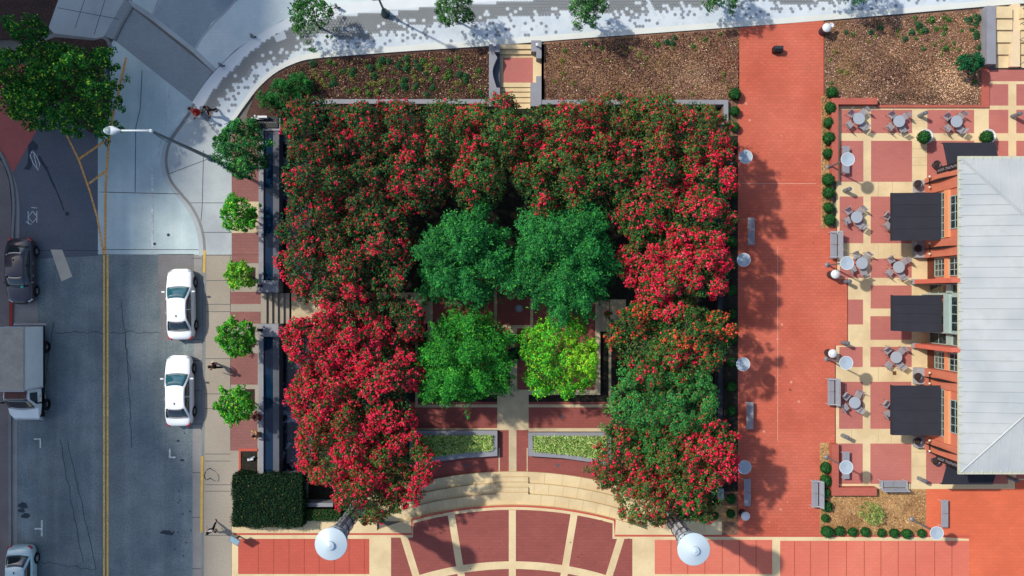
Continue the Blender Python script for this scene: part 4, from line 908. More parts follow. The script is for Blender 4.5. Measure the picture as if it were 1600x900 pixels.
# ------------------------------------------------------------------ cafe tables and chairs
M_TBL = mat('table_top', T(172,182,192), 0.4, 0.04, 3); M_CH = mat('chair_mesh', T(168,168,174), 0.55, 0.08, 5)
def table():
    rt = empty('cafe_table', (0,0,0), label='x', cat='table')
    MB().lathe([(0.36,0.71),(0.385,0.72),(0.385,0.745),(0.37,0.75),(0.0,0.75)],36).build('tabletop', M_TBL, rt)
    MB().lathe([(0.04,0.03),(0.035,0.71)],10).build('pedestal', M_STEELD, rt)
    b = MB()
    for k_ in range(4): a = math.pi/2*k_+0.4; b.tube([(0,0,0.06),(0.3*math.cos(a),0.3*math.sin(a),0.02)],[0.03,0.02],6)
    b.build('foot', M_STEELD, rt); return rt
def chair():
    rt = empty('cafe_chair', (0,0,0), label='x', cat='chair')
    b = MB()
    for i in range(9): b.bbox(-0.21, -0.2+0.046*i, 0.435, 0.21, -0.2+0.046*i+0.036, 0.45, 0.003)
    b.box(-0.22,-0.21,0.42,-0.19,0.22,0.434); b.box(0.19,-0.21,0.42,0.22,0.22,0.434); b.build('seat', M_CH, rt)
    b = MB()
    for i in range(8):
        z = 0.5+0.045*i; yy = -0.22-0.12*(z-0.45); b.box(-0.19, yy-0.012, z, 0.19, yy, z+0.03)
    b.tube([(-0.2,-0.21,0.44),(-0.2,-0.27,0.88),(0.2,-0.27,0.88),(0.2,-0.21,0.44)],0.014,6); b.build('backrest', M_CH, rt)
    for x, y in ((-0.2,-0.2),(0.2,-0.2),(-0.2,0.2),(0.2,0.2)): MB().tube([(x,y,0.43),(x*1.08,y*1.08,0)],0.013,5).build('leg', M_STEELG, rt)
    return rt
T0 = table(); K0 = chair(); fT = fK = True
tabs = [(1335,189,(48,130,215,310),'the upper left table','under the upper brick wall'), (1397,193,(35,120,215,310),'the upper middle table','x'), (1485.5,193.5,(45,135,225,315),'the upper right table','x'),
        (1331.5,341,(50,130,205,305),'the table left of the uppermost awning','x'), (1339.5,412,(45,115,215,290),'the table touching a disc lamp','x'), (1396.5,418,(35,125,215,300),'the table below the uppermost awning','x'),
        (1392.5,557,(35,135,235,310),'the table above the lowest awning','x'), (1328.5,627,(55,140,220,310),'the table left of the lowest awning','x'), (1393,346,(40,150,215,300),'the table under the uppermost awning','x'),
        (1393,637,(40,150,215,300),'the table under the lowest awning','x')]
cornr = ['upper right','upper left','lower left','lower right']
for x, y, angs, nm, _ in tabs:
    o = T0 if fT else copy_tree(T0); fT = False
    o.location = W3(x, y, 0); o['label'] = 'round grey metal cafe table, ' + nm.replace('table', 'one'); o['group'] = 'round metal cafe tables'
    c = W3(x, y, 0)
    for ci, a in enumerate(angs):
        o = K0 if fK else copy_tree(K0); fK = False
        d = 0.56 + random.uniform(-0.03, 0.07); a2 = a + random.uniform(-4, 4)
        o.location = c + Vector((math.cos(R(a2))*d, math.sin(R(a2))*d, 0)); o.rotation_euler = (0,0,R(a2+90+random.uniform(-12,12)))
        o['label'] = 'grey metal chair at the ' + cornr[ci] + ' of ' + nm; o['group'] = 'grey metal cafe chairs'
# ------------------------------------------------------------------ street lamp with arm
M_LAMPW = mat('white_lamp_metal', T(226,236,240), 0.4, 0.02, 2); M_LAMPG = mat('street_lamp_pole', T(88,112,126), 0.5, 0.05, 2)
rt = empty('street_lamp', W3(329,247,0), label='tall street lamp with a long white arm reaching over the crossing', cat='street lamp')
MB().lathe([(0.22,0),(0.22,0.15),(0.14,0.3)],16).build('base', M_LAMPG, rt)
MB().lathe([(0.13,0.2),(0.07,9.0)],12).build('pole', M_LAMPG, rt)
tp = W3(237,207.5,9.1) - W3(329,247,0); hp = W3(188,204,9.25) - W3(329,247,0)
MB().tube([(0,0,8.9), tp*0.5+Vector((0,0,4.55)), (tp.x,tp.y,9.1)], 0.06, 8).build('neck', M_LAMPG, rt) if False else None
a_ = MB().tube([(0,0,9.0), (-0.02,0,9.12), (hp.x*0.5,hp.y*0.5,9.2), (hp.x,hp.y,9.25)], [0.07,0.07,0.055,0.05], 8).build('arm', M_LAMPW, rt, True)
MB().lathe([(0.09,8.98),(0.11,9.05),(0.09,9.16),(0.0,9.2)],14).build('pole_cap', M_LAMPW, rt)
h_ = MB(); q = hp; h_.lathe([(0.0,-0.06),(0.5,-0.04),(0.62,0.0),(0.55,0.07),(0.25,0.14),(0,0.15)],24); 
for i in range(len(h_.v)):
    v = h_.v[i]; xx = v.x*0.85; yy = v.y*0.42*(1.0 if v.x < 0 else (1-0.75*min(1, v.x/0.6))); h_.v[i] = Vector((q.x-0.42+xx, q.y+yy, 9.25+v.z*1.2))
h_.build('luminaire', M_LAMPW, rt, True)
MB().lathe([(0.0,0.02),(0.17,0.0),(0.19,-0.02),(0.0,-0.03)],18,(q.x-0.62,q.y,9.43)).build('photocell', mat('lamp_lens_grey', T(140,160,166), 0.2), rt, True)
# green lamp at the top edge
M_GRN = mat('dark_green_metal', T(34,74,80), 0.4, 0.05, 3, spec=0.5)
rt = empty('street_lamp', W3(602.5,22,0), label='dark green lamp post with a bulbous foot at the top edge of the plaza', cat='street lamp')
MB().lathe([(0.30,0),(0.30,0.10),(0.24,0.16),(0.26,0.3),(0.20,0.6),(0.11,0.9),(0.08,1.1)],20).build('base', M_GRN, rt, True)
MB().lathe([(0.075,1.0),(0.05,5.0)],12).build('pole', M_GRN, rt)
MB().lathe([(0.08,5.0),(0.2,5.2),(0.24,5.6),(0.12,5.8),(0,5.85)],16).build('lantern', M_GRN, rt, True)
# small posts on the kerb band
for x, y, l in ((527,12,'small grey post on the plaza kerb near the leftmost top tree'), (396,58,'small grey post on the curved kerb at the pale pavers'), (347,103,'small grey post on the curved kerb beside the paver band')):
    rt = empty('kerb_post', W3(x, y, 0), label=l, cat='post', group='small posts on the plaza kerb')
    MB().lathe([(0.09,0),(0.09,0.6),(0.05,0.66)],12).build('post', M_STEELG, rt); MB().bbox(-0.2,-0.04,0,0.2,0.04,0.06,0.01).build('plate', M_STEELD, rt)
for x, y, l in ((395.5,67,'small dark post head behind the kerb at the planted bed corner'),): pass
# bike hoop
rt = empty('bike_hoop', W3(328,739.5,0), label='black bent hoop bicycle stand on the worn sidewalk', cat='bicycle stand')
pts = [(0,0.33,0),(-0.02,0.33,0.45),(-0.04,0.22,0.72),(-0.05,0,0.82),(-0.04,-0.22,0.72),(-0.02,-0.33,0.45),(0,-0.33,0)]
MB().tube([Vector(p) for p in pts], 0.028, 8).build('hoop', M_BLACK, rt, True)
MB().lathe([(0.06,0),(0.06,0.012)],12,(0,0.33,0)).lathe([(0.06,0),(0.06,0.012)],12,(0,-0.33,0)).build('foot_plate', M_STEELG, rt)
# sloping information panel by the hedge
rt = empty('info_panel', W3(374,838,0), R(-32), label='sloping grey information panel at the corner of the dark hedge', cat='sign')
MB().bbox(-0.06,-0.05,0,0.06,0.05,0.95,0.01).build('post', M_STEELD, rt)
b = MB(); b.add([(-0.36,-0.26,0.86),(0.36,-0.26,0.86),(0.36,0.26,1.16),(-0.36,0.26,1.16),(-0.36,-0.24,0.82),(0.36,-0.24,0.82),(0.36,0.28,1.12),(-0.36,0.28,1.12)], [[0,1,2,3],[7,6,5,4],[0,4,5,1],[1,5,6,2],[2,6,7,3],[3,7,4,0]])
b.build('frame', M_STEELG, rt)
b = MB(); b.add([(-0.31,-0.21,0.895),(0.31,-0.21,0.895),(0.31,0.21,1.137),(-0.31,0.21,1.137)], [[0,1,2,3]]); b.build('panel', mat('panel_face', T(150,180,196), 0.25, 0.1, 5), rt)
# spot light in the small bed
rt = empty('uplight', W3(393,717,0), R(8), label='white box uplight in the small planted bed', cat='floodlight')
MB().bbox(-0.2,-0.07,0.1,0.18,0.07,0.25,0.02).build('housing', M_WHITE, rt); MB().bbox(-0.02,-0.03,0,0.02,0.03,0.11).build('stake', M_BLACK, rt)
MB().add([(-0.1,0.08,0.26),(0.26,0.2,0.16),(0.3,0.1,0.2),(-0.1,0.0,0.27)], [[0,1,2,3],[3,2,1,0]]).build('shade', M_STEELG, rt)
# name block with white shapes at the top corner of the fountain
rt = empty('name_block', W3(419,194,0), label='black block wall topped with white letter shapes beside the upper fountain', cat='sign')
MB().bbox(-0.95,-0.35,0,0.8,0.42,0.55,0.01).build('block', M_BLACK, rt)
b = MB(); b.bbox(-0.42,0.22,0.55,0.20,0.36,0.95).bbox(-0.70,0.16,0.55,-0.14,0.3,0.78).bbox(-0.64,0.30,0.55,-0.54,0.4,0.98).bbox(-0.88,0.16,0.55,-0.76,0.28,0.80); b.build('letter_shape', M_WHITE, rt)
b = MB(); rg = random.Random(3)
for i in range(11): xx = -0.6+0.12*i; b.box(xx, -0.02, 0.5501, xx+rg.uniform(0.03,0.08), 0.01, 0.556)
b.build('lettering', M_STEELG, rt)

# ------------------------------------------------------------------ unseen block added west of the street to shade the road
OH = 80.0; k_ = OH*math.cos(SUN_EL)/math.sin(SUN_EL)/S; dxy = Vector((62, 32)).normalized()*k_
M_OFF = mat('shade_block_stone', T(150,146,140), 0.8, 0.08, 0.3); M_OFG = mat('shade_block_glass', T(60,80,96), 0.1, 0.1, 0.3, spec=0.6)
fp = [(-900,-900),(445,-900),(440,60),(385,128),(300,196),(288,300),(228,330),(222,562),(262,592),(272,690),(313,715),(313,1200),(-900,1200)]  # outline of the wanted shade; moved back towards the sun as footprint
G_ = [((x-dxy.x-CX)*S, (CY-y+dxy.y)*S) for x, y in fp]
rt = empty('shade_block', (G_[4][0]-8, G_[4][1], 0), label='tall block added outside the picture, far left, to shade the street', cat='building')
b = MB(); b.prism(G_, 0, OH); loc(b.build('wall', M_OFF, rt), rt)
b = MB()
for i in range(len(G_)):
    a, c = Vector(G_[i]), Vector(G_[(i+1) % len(G_)]); d = (c-a); n_ = Vector((-d.y, d.x)).normalized()
    if (a+c).length and n_.dot(Vector((1,0.0))) < 0: n_ = -n_
    if d.length < 3: continue
    for fl in range(20): 
        z = 3+fl*3.8; q = [(a+d*0.02+n_*0.004, z), (a+d*0.98+n_*0.004, z), (a+d*0.98+n_*0.004, z+2.2), (a+d*0.02+n_*0.004, z+2.2)]
        b.add([(v.x, v.y, zz) for v, zz in q], [[0,1,2,3]])
loc(b.build('window_band', M_OFG, rt), rt)
b = MB(); b.prism([(x, y) for x, y in G_], OH, OH+0.3); loc(b.build('roof', M_GRAN, rt), rt)
# ------------------------------------------------------------------ vehicles
M_CW = mat('white_car_paint', (0.86,0.88,0.88), 0.25, 0.0, coat=0.6); M_CD = mat('dark_grey_car_paint', T(74,70,78), 0.28, 0.03, 1, coat=0.8, metal=0.35); M_CS = mat('pale_blue_car_paint', T(200,226,228), 0.28, 0.02, 1, coat=0.8, metal=0.2)
M_CG = mat('car_glass', T(20,36,44), 0.03, 0.1, 1, spec=0.9, coat=1.0); M_CGT = mat('teal_car_glass', T(44,104,116), 0.05, 0.25, 1.2, spec=0.9, coat=1.0)
M_TYRE = mat('tyre', T(28,28,30), 0.9, 0); M_RIM = mat('alloy_rim', T(170,178,184), 0.3, 0, metal=0.6); M_RED = mat('tail_light', T(190,24,28), 0.2, 0, coat=0.5); M_HL = mat('head_light', T(200,215,222), 0.1, 0, coat=0.5)
M_TRIM = mat('car_trim', T(20,22,24), 0.5, 0)
def sedan(label, loc_, rz, paint, glass, L=4.7, Wd=1.82, extra=None):
    rt = empty('parked_car', loc_, rz, label=label, cat='car', group='cars parked along the kerbs')
    k = L/4.74; kw = Wd/1.82
    st = [(-2.37,.46,.36,.60,.66),(-2.32,.66,.27,.74,.82),(-2.2,.80,.23,.86,.95),(-1.95,.875,.21,.90,1.0),(-1.5,.90,.20,.92,1.02),(-0.8,.91,.19,.92,1.0),(0,.91,.19,.91,.98),(0.7,.91,.19,.91,.99),(1.15,.90,.20,.90,1.0),(1.55,.885,.20,.85,.95),(1.95,.85,.21,.77,.86),(2.17,.76,.23,.68,.76),(2.30,.60,.28,.60,.65),(2.37,.36,.34,.52,.56)]
    V = []; F = []; prof = []
    for y, w_, zb, zs, zt in st:
        h = [(0.86*w_, zb), (0.97*w_, zb+0.10), (w_, zb+(zs-zb)*0.45), (0.985*w_, zb+(zs-zb)*0.75), (0.93*w_, zs), (0.80*w_, zs+(zt-zs)*0.45), (0.45*w_, zs+(zt-zs)*0.9), (0, zt)]
        ring = [(x*kw, y*k, z) for x, z in h] + [(-x*kw, y*k, z) for x, z in h[-2::-1]]
        V += ring; prof.append(len(ring))
    n = prof[0]
    for i in range(len(st)-1):
        for j in range(n-1): a = i*n+j; F.append([a, a+n, a+n+1, a+1])
        F.append([i*n, i*n+n-1, (i+1)*n+n-1, (i+1)*n])
    F.append(list(range(n))); F.append([(len(st)-1)*n+j for j in range(n)][::-1])
    b = MB(); b.add(V, F)
    body = b.build('body', paint, rt, True)
    bm = bmesh.new(); bm.from_mesh(body.data); bmesh.ops.recalc_face_normals(bm, faces=bm.faces); bm.to_mesh(body.data); bm.free()
    s_ = body.modifiers.new('s', 'SUBSURF'); s_.levels = 1; s_.render_levels = 1
    # greenhouse shell
    rb, rr_, fr, cw = -1.80*k, -0.98*k, 0.28*k, 1.12*k; wb_, wr = 0.79*kw, 0.585*kw; zb, zr_ = 0.95, 1.40
    lvl = []
    nseg = 6
    def ring_pts(y0, y1, w_, z, crown):
        pts = []
        # closed loop around the cabin at one height: front edge bowed, rear edge bowed
        for i in range(nseg+1): t = -1+2*i/nseg; pts.append((w_*t, y1 + 0.10*(1-t*t), z + crown*(1-t*t)))
        for i in range(1, 4): t = i/4; pts.append((w_*1.02, y1+(y0-y1)*t, z))
        for i in range(nseg+1): t = 1-2*i/nseg; pts.append((w_*t, y0 - 0.09*(1-t*t), z + crown*(1-t*t)))
        for i in range(1, 4): t = i/4; pts.append((-w_*1.02, y0+(y1-y0)*t, z))
        return pts
    def cab_y(t): return (rb+(rr_-rb)*t, cw+(fr-cw)*t, wb_+(wr-wb_)*(t**1.25), zb+(zr_-zb)*(1-(1-t)**1.25)*1.0)
    V = []; F = []
    for t in (0, 0.35, 0.7, 0.93, 1.0):
        y0, y1, w_, z = cab_y(t); V += ring_pts(y0, y1, w_, z, 0.0)
    m_ = len(V)//5
    for i in range(4):
        for j in range(m_): a = i*m_+j; c = i*m_+(j+1) % m_; F.append([a, a+m_, c+m_, c])
    b = MB(); b.add(V, F)
    # roof grid
    y0, y1, w_, z = cab_y(1.0); gv = []; G = 8
    for i in range(G+1):
        for j in range(nseg+1):
            t = -1+2*j/nseg; s2 = i/G; yy = (y0-0.09*(1-t*t))*(1-s2)+(y1+0.10*(1-t*t))*s2; gv.append((w_*t, yy, z+0.055*(1-t*t)*1.0*math.sin(math.pi*min(1,max(0,s2)))**0.5+0.02*math.sin(math.pi*s2)))
    gf = [[i*(nseg+1)+j, i*(nseg+1)+j+1, (i+1)*(nseg+1)+j+1, (i+1)*(nseg+1)+j] for i in range(G) for j in range(nseg)]
    b.add(gv, gf); cab = b.build('roof', paint, rt, True)
    bm = bmesh.new(); bm.from_mesh(cab.data); bmesh.ops.remove_doubles(bm, verts=bm.verts, dist=0.002); bmesh.ops.recalc_face_normals(bm, faces=bm.faces); bm.to_mesh(cab.data); bm.free()
    def patch(name, f, nu=6, nv=3, m=glass):
        V = [f(i/nu, j/nv) for j in range(nv+1) for i in range(nu+1)]
        F = [[j*(nu+1)+i, j*(nu+1)+i+1, (j+1)*(nu+1)+i+1, (j+1)*(nu+1)+i] for j in range(nv) for i in range(nu)]
        o = mesh_obj(name, V, F, m, rt, True); sd = o.modifiers.new('t', 'SOLIDIFY'); sd.thickness = 0.006; sd.offset = 0; return o
    def fw(u, v, front):
        t = 0.05+0.90*v; y0, y1, w_, z = cab_y(t); q = (-1+2*u)*(0.93 if v < .99 else 0.9)
        yy = (y1+0.10*(1-q*q)+0.014) if front else (y0-0.09*(1-q*q)-0.014); return (w_*q, yy, z+0.016)
    patch('windscreen', lambda u, v: fw(u, v, True)); patch('rear_window', lambda u, v: fw(u, 0.08+v*0.86, False), m=M_CG)
    for sx in (-1, 1):
        def fs(u, v, a, c):
            t = 0.10+0.78*v; y0, y1, w_, z = cab_y(t); yy = (y0+0.12)+(y1-y0-0.24)*(a+(c-a)*u); return (sx*(w_*1.02+0.013), yy, z+0.003)
        patch('side_window', lambda u, v: fs(u, v, 0.03, 0.48), m=M_CG); patch('side_window', lambda u, v: fs(u, v, 0.51, 0.97), m=M_CG)
        mr = MB(); mr.bbox(-0.10,-0.05,-0.05,0.10,0.05,0.06,0.02); mr.v = [Vector((v.x+sx*(0.99*kw), v.y+0.82*k, v.z+0.98)) for v in mr.v]
        mr.tube([(sx*0.88*kw,0.82*k,0.95),(sx*0.95*kw,0.82*k,0.97)],0.02,6); mr.build('wing_mirror', paint, rt)
        for yw in (-1.42*k, 1.43*k):
            wl = MB(); X = sx*0.80*kw
            pr = [(0.20,-0.11),(0.31,-0.11),(0.335,-0.08),(0.335,0.08),(0.31,0.11),(0.20,0.11)]; nn = 24; vs = []; fs_ = []
            for r, x in pr:
                for q in range(nn): a = 2*math.pi*q/nn; vs.append((X+x, yw+r*math.cos(a), 0.335+r*math.sin(a)))
            for i in range(len(pr)-1):
                for q in range(nn): fs_.append([i*nn+q, (i+1)*nn+q, (i+1)*nn+(q+1) % nn, i*nn+(q+1) % nn])
            wl.add(vs, fs_); wo_ = wl.build('wheel', M_TYRE, rt, True)
            rm = MB(); xo = X+sx*0.10; rm.tube([(X-sx*0.02, yw, 0.335),(xo, yw, 0.335)], 0.06, 10)
            for q in range(5):
                a = 2*math.pi*q/5; rm.tube([(xo, yw, 0.335),(xo, yw+0.2*math.cos(a), 0.335+0.2*math.sin(a))], 0.03, 6)
            rm.tube([(X-0.02, yw, 0.335),(X+0.02, yw, 0.335)], 0.205, 24); rm.build('rim', M_RIM, wo_)
            ar = MB()
            for q in range(12):
                a0, a1 = math.pi*q/12, math.pi*(q+1)/12; xx = sx*0.915*kw
                p = lambda r, a: (xx, yw+r*math.cos(a), 0.335+r*math.sin(a)); p2 = lambda r, a: (xx-sx*0.10, yw+r*math.cos(a), 0.335+r*math.sin(a))
                ar.add([p(0.345,a0),p(0.395,a0),p(0.395,a1),p(0.345,a1),p2(0.345,a0),p2(0.395,a0),p2(0.395,a1),p2(0.345,a1)], [[0,1,2,3],[0,3,7,4],[1,5,6,2]])
            ar.build('wheel_arch', M_TRIM, rt)
        for (y, nm, m_2, sgn) in ((2.12*k,'headlight',M_HL,1), (-2.22*k,'tail_light',M_RED,-1)):
            hl = MB(); hl.bbox(-0.16,-0.12,-0.06,0.16,0.11,0.05,0.03); hl.v = [Matrix.Rotation(-sgn*sx*0.62, 3, 'Z') @ v + Vector((sx*(0.62 if sgn > 0 else 0.635)*kw, y-(0.06*k if sgn > 0 else -0.02), 0.68 if sgn > 0 else 0.77)) for v in hl.v]; hl.build(nm, m_2, rt)
        for yy in (-0.55*k, 0.35*k): MB().bbox(sx*0.905*kw-0.015, yy-0.09, 0.78, sx*0.905*kw+0.02, yy+0.09, 0.81, 0.006).build('door_handle', M_RIM if paint != M_CW else paint, rt)
    MB().bbox(-0.03,-0.78*k-0.05,1.45,0.03,-0.78*k+0.07,1.50,0.01).build('antenna', M_TRIM, rt)
    MB().bbox(-0.26,2.33*k,0.40,0.26,2.39*k,0.52,0.01).build('grille', M_TRIM, rt)
    for sx in (-0.35, 0.25): MB().tube([(sx*kw,1.15*k,1.0),(sx*kw+0.42,1.02*k,1.06)],0.012,5).build('wiper', M_TRIM, rt)
    return rt
sedan('white sedan parked at the kerb just below the crossing, the upper of the two', W3(288.3,475,RZ), R(1), M_CW, M_CGT)
sedan('white sedan parked at the kerb beside the lower street trees, the lower of the two', W3(286,608.5,RZ), R(0.5), M_CW, M_CGT)
c_ = sedan('dark grey sedan parked at the left kerb with its red tail light towards the crossing', W3(41.5,424,RZ), R(180.5), M_CD, M_CG, 4.35, 1.8)
MB().add([(-0.40,0.98,1.09),(-0.22,0.98,1.09),(-0.22,1.12,1.03),(-0.40,1.12,1.03)], [[0,1,2,3],[3,2,1,0]]).build('windscreen_card', mat('teal_card', T(70,200,196), 0.6, 0), c_)
sedan('pale blue sedan cut by the lower left edge of the picture', W3(42,902,RZ), R(180), M_CS, M_CG, 4.7, 1.82)
# box truck
M_TRW = mat('truck_white', T(250,255,253), 0.45, 0.05, 1.5); M_TRR = mat('truck_roof_grey', T(184,176,160), 0.8, 0.15, 1.5, fine=0.08, fine_scale=8); M_TRG = mat('truck_edge', T(190,190,194), 0.5, 0.05)
rt = empty('box_truck', W3(54,578,RZ), R(180), label='white box truck with a grey cargo roof parked at the left kerb', cat='truck')
# local +Y = front (towards the lower edge), local x mirrored
MB().bbox(-1.1,-2.93,0.95,1.1,1.05,3.05,0.02).build('cargo_box', M_TRW, rt)
MB().bbox(-1.07,-2.90,3.05,1.07,1.02,3.085,0.01).build('cargo_roof', M_TRR, rt)
b = MB(); b.box(-1.125,-2.95,2.98,-1.1,1.07,3.09).box(1.1,-2.95,2.98,1.125,1.07,3.09).box(-1.1,1.05,2.98,1.1,1.10,3.09).box(-1.1,-2.98,2.98,1.1,-2.93,3.09).box(-1.125,1.0,0.95,-1.1,1.07,2.98).box(1.1,1.0,0.95,1.125,1.07,2.98); b.build('edge_trim', M_TRG, rt)
MB().box(-1.0,-2.95,0.55,1.0,3.0,0.93).build('chassis', M_TRIM, rt)
# cab: windscreen slopes to a short hood
V = []; F = []
stc = [(1.12,0.98,0.5,1.35,2.05,0.80),(1.55,1.0,0.45,1.35,2.12,0.82),(1.75,1.0,0.42,1.33,2.08,0.82),(2.35,1.0,0.40,1.28,1.34,0.86),(2.75,0.96,0.40,1.18,1.22,0.80),(3.05,0.86,0.42,0.95,1.0,0.66),(3.15,0.7,0.5,0.7,0.74,0.5)]
for y, w_, z0, zs, zt, wt in stc:
    h = [(w_*0.96,z0),(w_,z0+0.15),(w_,zs-0.1),(w_*0.98,zs),(wt,zt-0.04),(wt*0.5,zt+0.02),(0,zt+0.03)]; V += [(x,y,z) for x,z in h]+[(-x,y,z) for x,z in h[-2::-1]]
n = 13
for i in range(len(stc)-1):
    for j in range(n-1): a = i*n+j; F.append([a,a+n,a+n+1,a+1])
F.append(list(range(n))); F.append([(len(stc)-1)*n+j for j in range(n)][::-1])
cabo = MB().add(V, F).build('cab', M_TRW, rt, False); smooth_by_angle(cabo, 30)
def quadpatch(name, p, m, parent, th=0.01):
    n_ = (Vector(p[1])-Vector(p[0])).cross(Vector(p[3])-Vector(p[0])).normalized()
    return mesh_obj(name, [Vector(q)+n_*0.0 for q in p]+[Vector(q)+n_*th for q in p], [[0,1,2,3],[7,6,5,4],[0,4,5,1],[1,5,6,2],[2,6,7,3],[3,7,4,0]], m, parent)
V = []; F = []
for j in range(5):
    t = j/4; y = 1.70+0.66*t; z = 2.14-0.74*t; w_ = 0.74+0.13*t
    for i in range(7): s2 = -1+2*i/6; V.append((w_*s2, y+0.10*(1-s2*s2)*t, z+0.04*(1-s2*s2)))
for j in range(4):
    for i in range(6): a = j*7+i; F.append([a,a+1,a+8,a+7])
o = mesh_obj('windscreen', V, F, M_CG, rt, True); o.modifiers.new('t','SOLIDIFY').thickness = 0.012
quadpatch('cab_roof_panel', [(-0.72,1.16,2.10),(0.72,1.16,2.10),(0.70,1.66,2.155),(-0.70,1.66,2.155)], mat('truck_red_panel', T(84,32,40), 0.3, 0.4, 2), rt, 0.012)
for sx in (-1, 1):
    quadpatch('side_window', [(sx*0.985,1.30,1.42),(sx*0.985,2.12,1.38),(sx*0.87,1.72,2.0),(sx*0.85,1.30,2.0)], M_CG, rt, sx*0.02)
    MB().bbox(sx*1.18-0.1,1.95,1.3,sx*1.18+0.1,2.03,1.7,0.02).tube([(sx*1.0,1.99,1.4),(sx*1.12,1.99,1.5)],0.02,6).build('wing_mirror', M_TRIM, rt)
    hl = MB(); hl.bbox(sx*0.68-0.16,2.95,0.72,sx*0.68+0.16,3.16,0.92,0.03); hl.build('headlight', M_HL, rt)
    MB().bbox(sx*1.0-0.015,1.5,1.1,sx*1.0+0.02,1.68,1.13,0.005).build('door_handle', M_TRIM, rt)
    for yw in (-1.55, 2.25):
        X = sx*0.96; wl = MB(); vs = []; fs_ = []; nn = 24
        pr = [(0.22,-0.14),(0.36,-0.14),(0.385,-0.11),(0.385,0.11),(0.36,0.14),(0.22,0.14)]
        for r, x in pr:
            for q in range(nn): a = 2*math.pi*q/nn; vs.append((X+x, yw+r*math.cos(a), 0.385+r*math.sin(a)))
        for i in range(len(pr)-1):
            for q in range(nn): fs_.append([i*nn+q,(i+1)*nn+q,(i+1)*nn+(q+1) % nn,i*nn+(q+1) % nn])
        wo_ = wl.add(vs, fs_).build('wheel', M_TYRE, rt, True)
        MB().tube([(X-0.04,yw,0.385),(X+0.04,yw,0.385)],0.22,24).tube([(X,yw,0.385),(X+sx*0.12,yw,0.385)],0.08,12).build('rim', M_RIM, wo_)
MB().bbox(-1.05,-3.12,0.45,1.05,-2.98,0.6,0.02).build('bumper', M_TRG, rt); MB().bbox(-0.85,3.14,0.42,0.85,3.24,0.62,0.02).build('bumper', M_TRG, rt)
